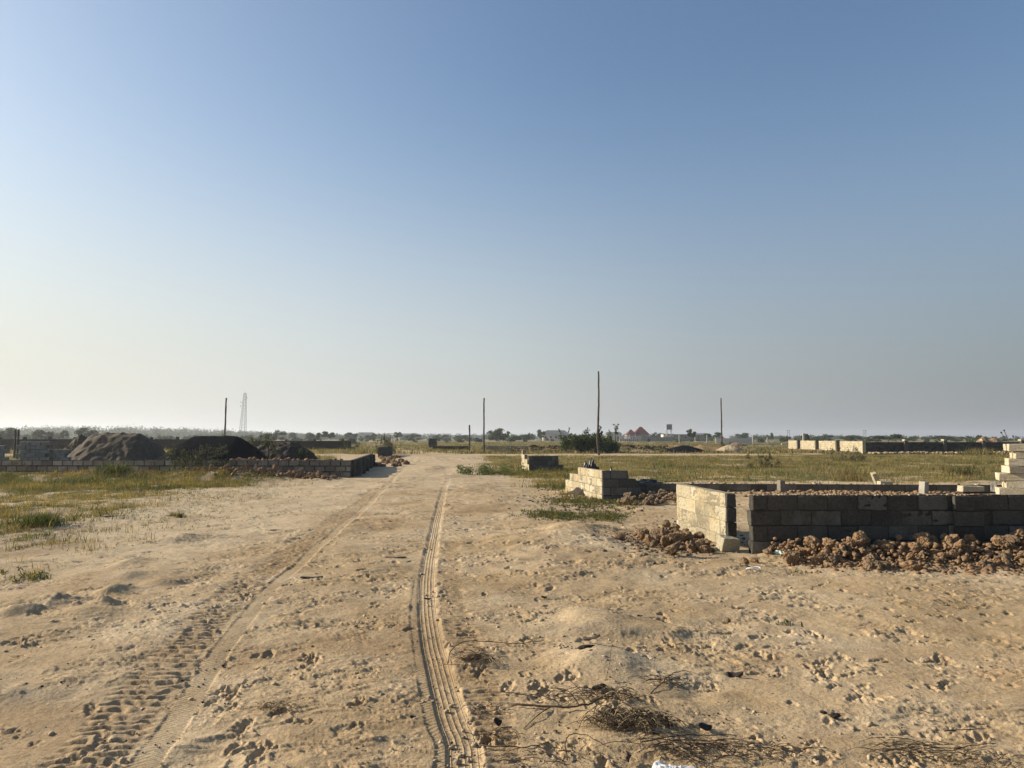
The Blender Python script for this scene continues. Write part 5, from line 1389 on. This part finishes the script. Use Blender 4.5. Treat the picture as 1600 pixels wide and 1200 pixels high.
dead_clump(430, 1118, "small flat dead sprig between the two tyre tracks", 60, .07, 12, .03, .10, .0016)
dead_clump(1090, 1180, "few dry stalks between the bag and the right-hand sand", 40, .14, 13, .05, .34, .0022)
dead_clump(1040, 1068, "wisp of fine roots beneath the arched brown twig", 40, .10, 14, .02, .16, .0018)
for i, (px, py, n_) in enumerate(((1350, 1030, 16), (1450, 1025, 20), (1290, 1010, 14), (640, 1090, 8), (905, 940, 12), (300, 885, 8), (1100, 905, 12), (1380, 925, 14), (1480, 1070, 12), (820, 1060, 22), (1240, 1195, 20), (1330, 1185, 20), (860, 1030, 14), (1180, 1040, 10))):
    pass

# chips, leaves and lumps
def chip(px, py, dims, rot, label, mat=None, lift=.01, cat="bark chip", name="bark_chip", bendy=.3, seed=0):
    x, y = at(px, py); rs = random.Random(seed + px); n = 7; m = 4; vs = []; fs = []
    for i in range(n):
        for j in range(m):
            u = i / (n - 1) - .5; v = j / (m - 1) - .5; wv = 1 - (2 * abs(u)) ** 2.2 * .7
            vs.append((u * dims[0], v * dims[1] * wv, dims[2] * bendy * 8 * (u * u - .1) + dims[2] * .8 * sin(v * 5 + u * 3) + rs.uniform(-.1, .1) * dims[2]))
    for i in range(n - 1):
        for j in range(m - 1): a = i * m + j; fs.append((a, a + m, a + m + 1, a + 1))
    mb = MB(); mb.add(vs, fs); o = mb.build(name, mat or M_CHIP, None, loc=(x, y, gz(x, y) + lift), rot=rot, smooth=True)
    s = o.modifiers.new("thick", 'SOLIDIFY'); s.thickness = max(dims[2] * .5, .003); tag(o, label, cat); return o
chip(1148, 1050, (.12, .035, .02), (.3, -.2, -.3), "black curled bark chip alone on the right-hand sand", seed=1, lift=.02)
chip(925, 1006, (.16, .022, .012), (0, -.35, -.6), "dark pointed stick stuck slantwise in the sand mound", seed=2, lift=.05)
chip(1102, 1142, (.10, .05, .008), (.5, .2, .5), "dark rectangular bark chip above the twig right of the dead plant", seed=3, lift=.03)
chip(618, 876, (.30, .05, .012), (0, 0, .05), "flat dark leaf-like sliver between the tyre tracks, far one", seed=4)
chip(487, 909, (.26, .05, .012), (0, 0, .15), "flat dark sliver beside the left tyre track", seed=5)
chip(668, 939, (.07, .03, .008), (0, .1, .2), "dark leaf lying on the smooth tyre track", seed=6)
chip(778, 1135, (.05, .05, .008), (.6, .2, .5), "small upright dark leaf right of the tyre track", seed=7, lift=.025)
chip(645, 1127, (.035, .025, .006), (.2, .2, .5), "tiny purplish leaf left of the smooth tyre track", seed=8)
chip(437, 831, (.34, .06, .012), (0, 0, 0), "thin dark sliver on the sand left of the road's centre", seed=9)
chip(850, 932, (.06, .03, .008), (.2, .1, .2), "small dark chip on the sand right of the tyre track", seed=10)
chip(1000, 963, (.05, .03, .01), (.2, .1, .2), "small dark flake on the sand below the stepped slope", seed=11)
chip(982, 1192, (.07, .05, .01), (1.2, .2, 1.2), "brown curled leaf standing left of the white plastic bag", seed=12, lift=.03, mat=M_TWIG, name="dry_leaf", cat="leaf")
def lump(px, py, s, sc, label, mat, seed, name="clay_lump", cat="lump", rz=.3, sink=.4):
    x, y = at(px, py); me = clod_mesh(seed, mat, 3, .7); o = link(name, me, (), loc=(x, y, gz(x, y) + s * sc[2] * sink), rot=(0, 0, rz)); o.scale = (s * sc[0], s * sc[1], s * sc[2]); tag(o, label, cat); return o
lump(938, 1080, .055, (1.2, .6, .6), "dark brown clay lump beside the thin upright stalk", M_TWIG, 61, rz=.5)
lump(920, 1087, .04, (1.3, .8, .5), "pale curved shell-like lump left of the dark clay lump", M_PALE, 62)
lump(915, 1022, .06, (1.3, .7, .5), "dark clay lump in the side of the sand mound", M_TWIG, 63, rz=.4)
lump(735, 1036, .07, (1.3, .7, .4), "sand-coated root lump under the long curved twig", M_CLOD, 64)
lump(1445, 1024, .035, (1.2, 1, .8), "small pale stone on a dark patch of the right-hand sand", M_PALE, 65)
lump(1303, 1113, .04, (1, 1, .6), "dark dung-like lump on the right-hand sand", M_CHIP, 66, cat="lump")
lump(1286, 1108, .025, (1, 1, .7), "smaller dark lump left of the dung-like one", M_CHIP, 67)
lump(118, 822, .06, (1.4, 1, .6), "pale grey stone at the edge of the left grass", M_WALLW, 68, name="stone", cat="stone")
lump(216, 765, .09, (1.6, 1, .5), "white stone in the thin grass left of the road", M_WALLW, 69, name="stone", cat="stone")
lump(222, 772, .07, (1.4, 1, .5), "smaller white stone just below its neighbour in the thin grass", M_WALLW, 70, name="stone", cat="stone")
lump(168, 807, .07, (1.4, 1, .5), "pale stone under the wispy seed-headed tuft", M_WALLW, 73, name="stone", cat="stone")

# plastic sheets and bags
def sheet(name, label, x, y, z, w_, d_, h, mat, seed, cat="plastic sheet", n=34, rz=0.0):
    g = np.linspace(-1, 1, n); U, Vv = np.meshgrid(g, g, indexing='ij'); q = np.sqrt(U ** 2 + Vv ** 2)
    edge = 1 + .35 * fbm(U * 1.7, Vv * 1.7, 2, seed + 4)
    Z = h * np.clip(1 - (q / edge) ** 2, 0, 1) ** .6 * (.6 + .5 * np.abs(fbm(U * 2.2, Vv * 2.2, 3, seed))) + h * .10 * np.abs(fbm(U * 4, Vv * 4, 2, seed + 1))
    V = np.stack([U * w_ / 2 * edge, Vv * d_ / 2 * edge, Z], -1).reshape(-1, 3); i = np.arange(n * n).reshape(n, n)
    Q = np.stack([i[:-1, :-1], i[1:, :-1], i[1:, 1:], i[:-1, 1:]], -1).reshape(-1, 4); kk = (q.reshape(-1)[Q] < 1.02).all(1)
    me = mesh_np(name, V, Q[kk], None, smooth=True); o = link(name, me, mat, loc=(x, y, z), rot=(0, 0, rz)); s = o.modifiers.new("thick", 'SOLIDIFY'); s.thickness = .004; tag(o, label, cat); return o
x, y = at(1045, 1205); sheet("plastic_bag", "crumpled white plastic bag at the bottom edge of the picture", x, y, gz(x, y) - .01, .24, .14, .05, M_WPLAST, 3, "plastic bag")
sheet("plastic_sheet", "crumpled pale green plastic at the foot of the dark wall's left end", 3.96, 10.45, gz(3.96, 10.45), .36, .2, .09, M_GPLAST, 5)
sheet("plastic_sheet", "peaked black plastic rising behind the top of the stepped wall", 2.42, 22.6, .02, .75, .9, 1.02, M_PLASTIC, 7)
sheet("plastic_sheet", "lower crumple of black plastic right of the peaked one", 3.0, 22.2, .0, 1.0, .9, .80, M_PLASTIC, 8)
sheet("plastic_sheet", "flat black plastic trailing over the spoil right of the stepped wall", 4.0, 22.9, .18, 1.6, .8, .22, M_PLASTIC, 9)
pile("spoil_pile", "dark spoil heaped behind the stepped wall under the black plastic", 2.95, 22.0, 1.3, 1.2, .6, M_EARTH, 44, n=60, rough=.3)
sheet("plastic_scrap", "scrap of white plastic caught among the clods of the long heap", *at(1322, 862), gz(*at(1322, 862)) + .06, .12, .08, .07, M_WPLAST, 11, "plastic scrap")
def ring(px, py, R_r, r_, label, mat):
    x, y = at(px, py); mb = MB(); pts = [(R_r * cos(t) * 1.3, R_r * sin(t), .02 + .02 * sin(t * 2)) for t in [i * 2 * pi * .86 / 22 for i in range(23)]]
    mb.tube(pts, r_, 6); o = mb.build("plastic_ring", mat, None, loc=(x, y, gz(x, y)), smooth=True); tag(o, label, "plastic ring")
ring(1178, 894, .07, .008, "thin white plastic ring on the sand left of the clod heap", M_WPLAST)

# ------------------------------------------------------------------ haze
hz = bpy.data.materials.new("haze"); hz.use_nodes = True; t_ = hz.node_tree
for nd in list(t_.nodes):
    if nd.type == 'BSDF_PRINCIPLED': t_.nodes.remove(nd)
pv = t_.nodes.new("ShaderNodeVolumePrincipled"); pv.inputs['Color'].default_value = (.93, .95, 1.0, 1); pv.inputs['Density'].default_value = .00032; pv.inputs['Anisotropy'].default_value = .35
t_.links.new(pv.outputs[0], t_.nodes['Material Output'].inputs['Volume'])
mb = MB(); mb.box((0, 0, 23.0), (10900, 10900, 54.0)); o = mb.build("haze", hz); tag(o, kind="stuff", label="pale dusty haze over the plain", cat="haze")
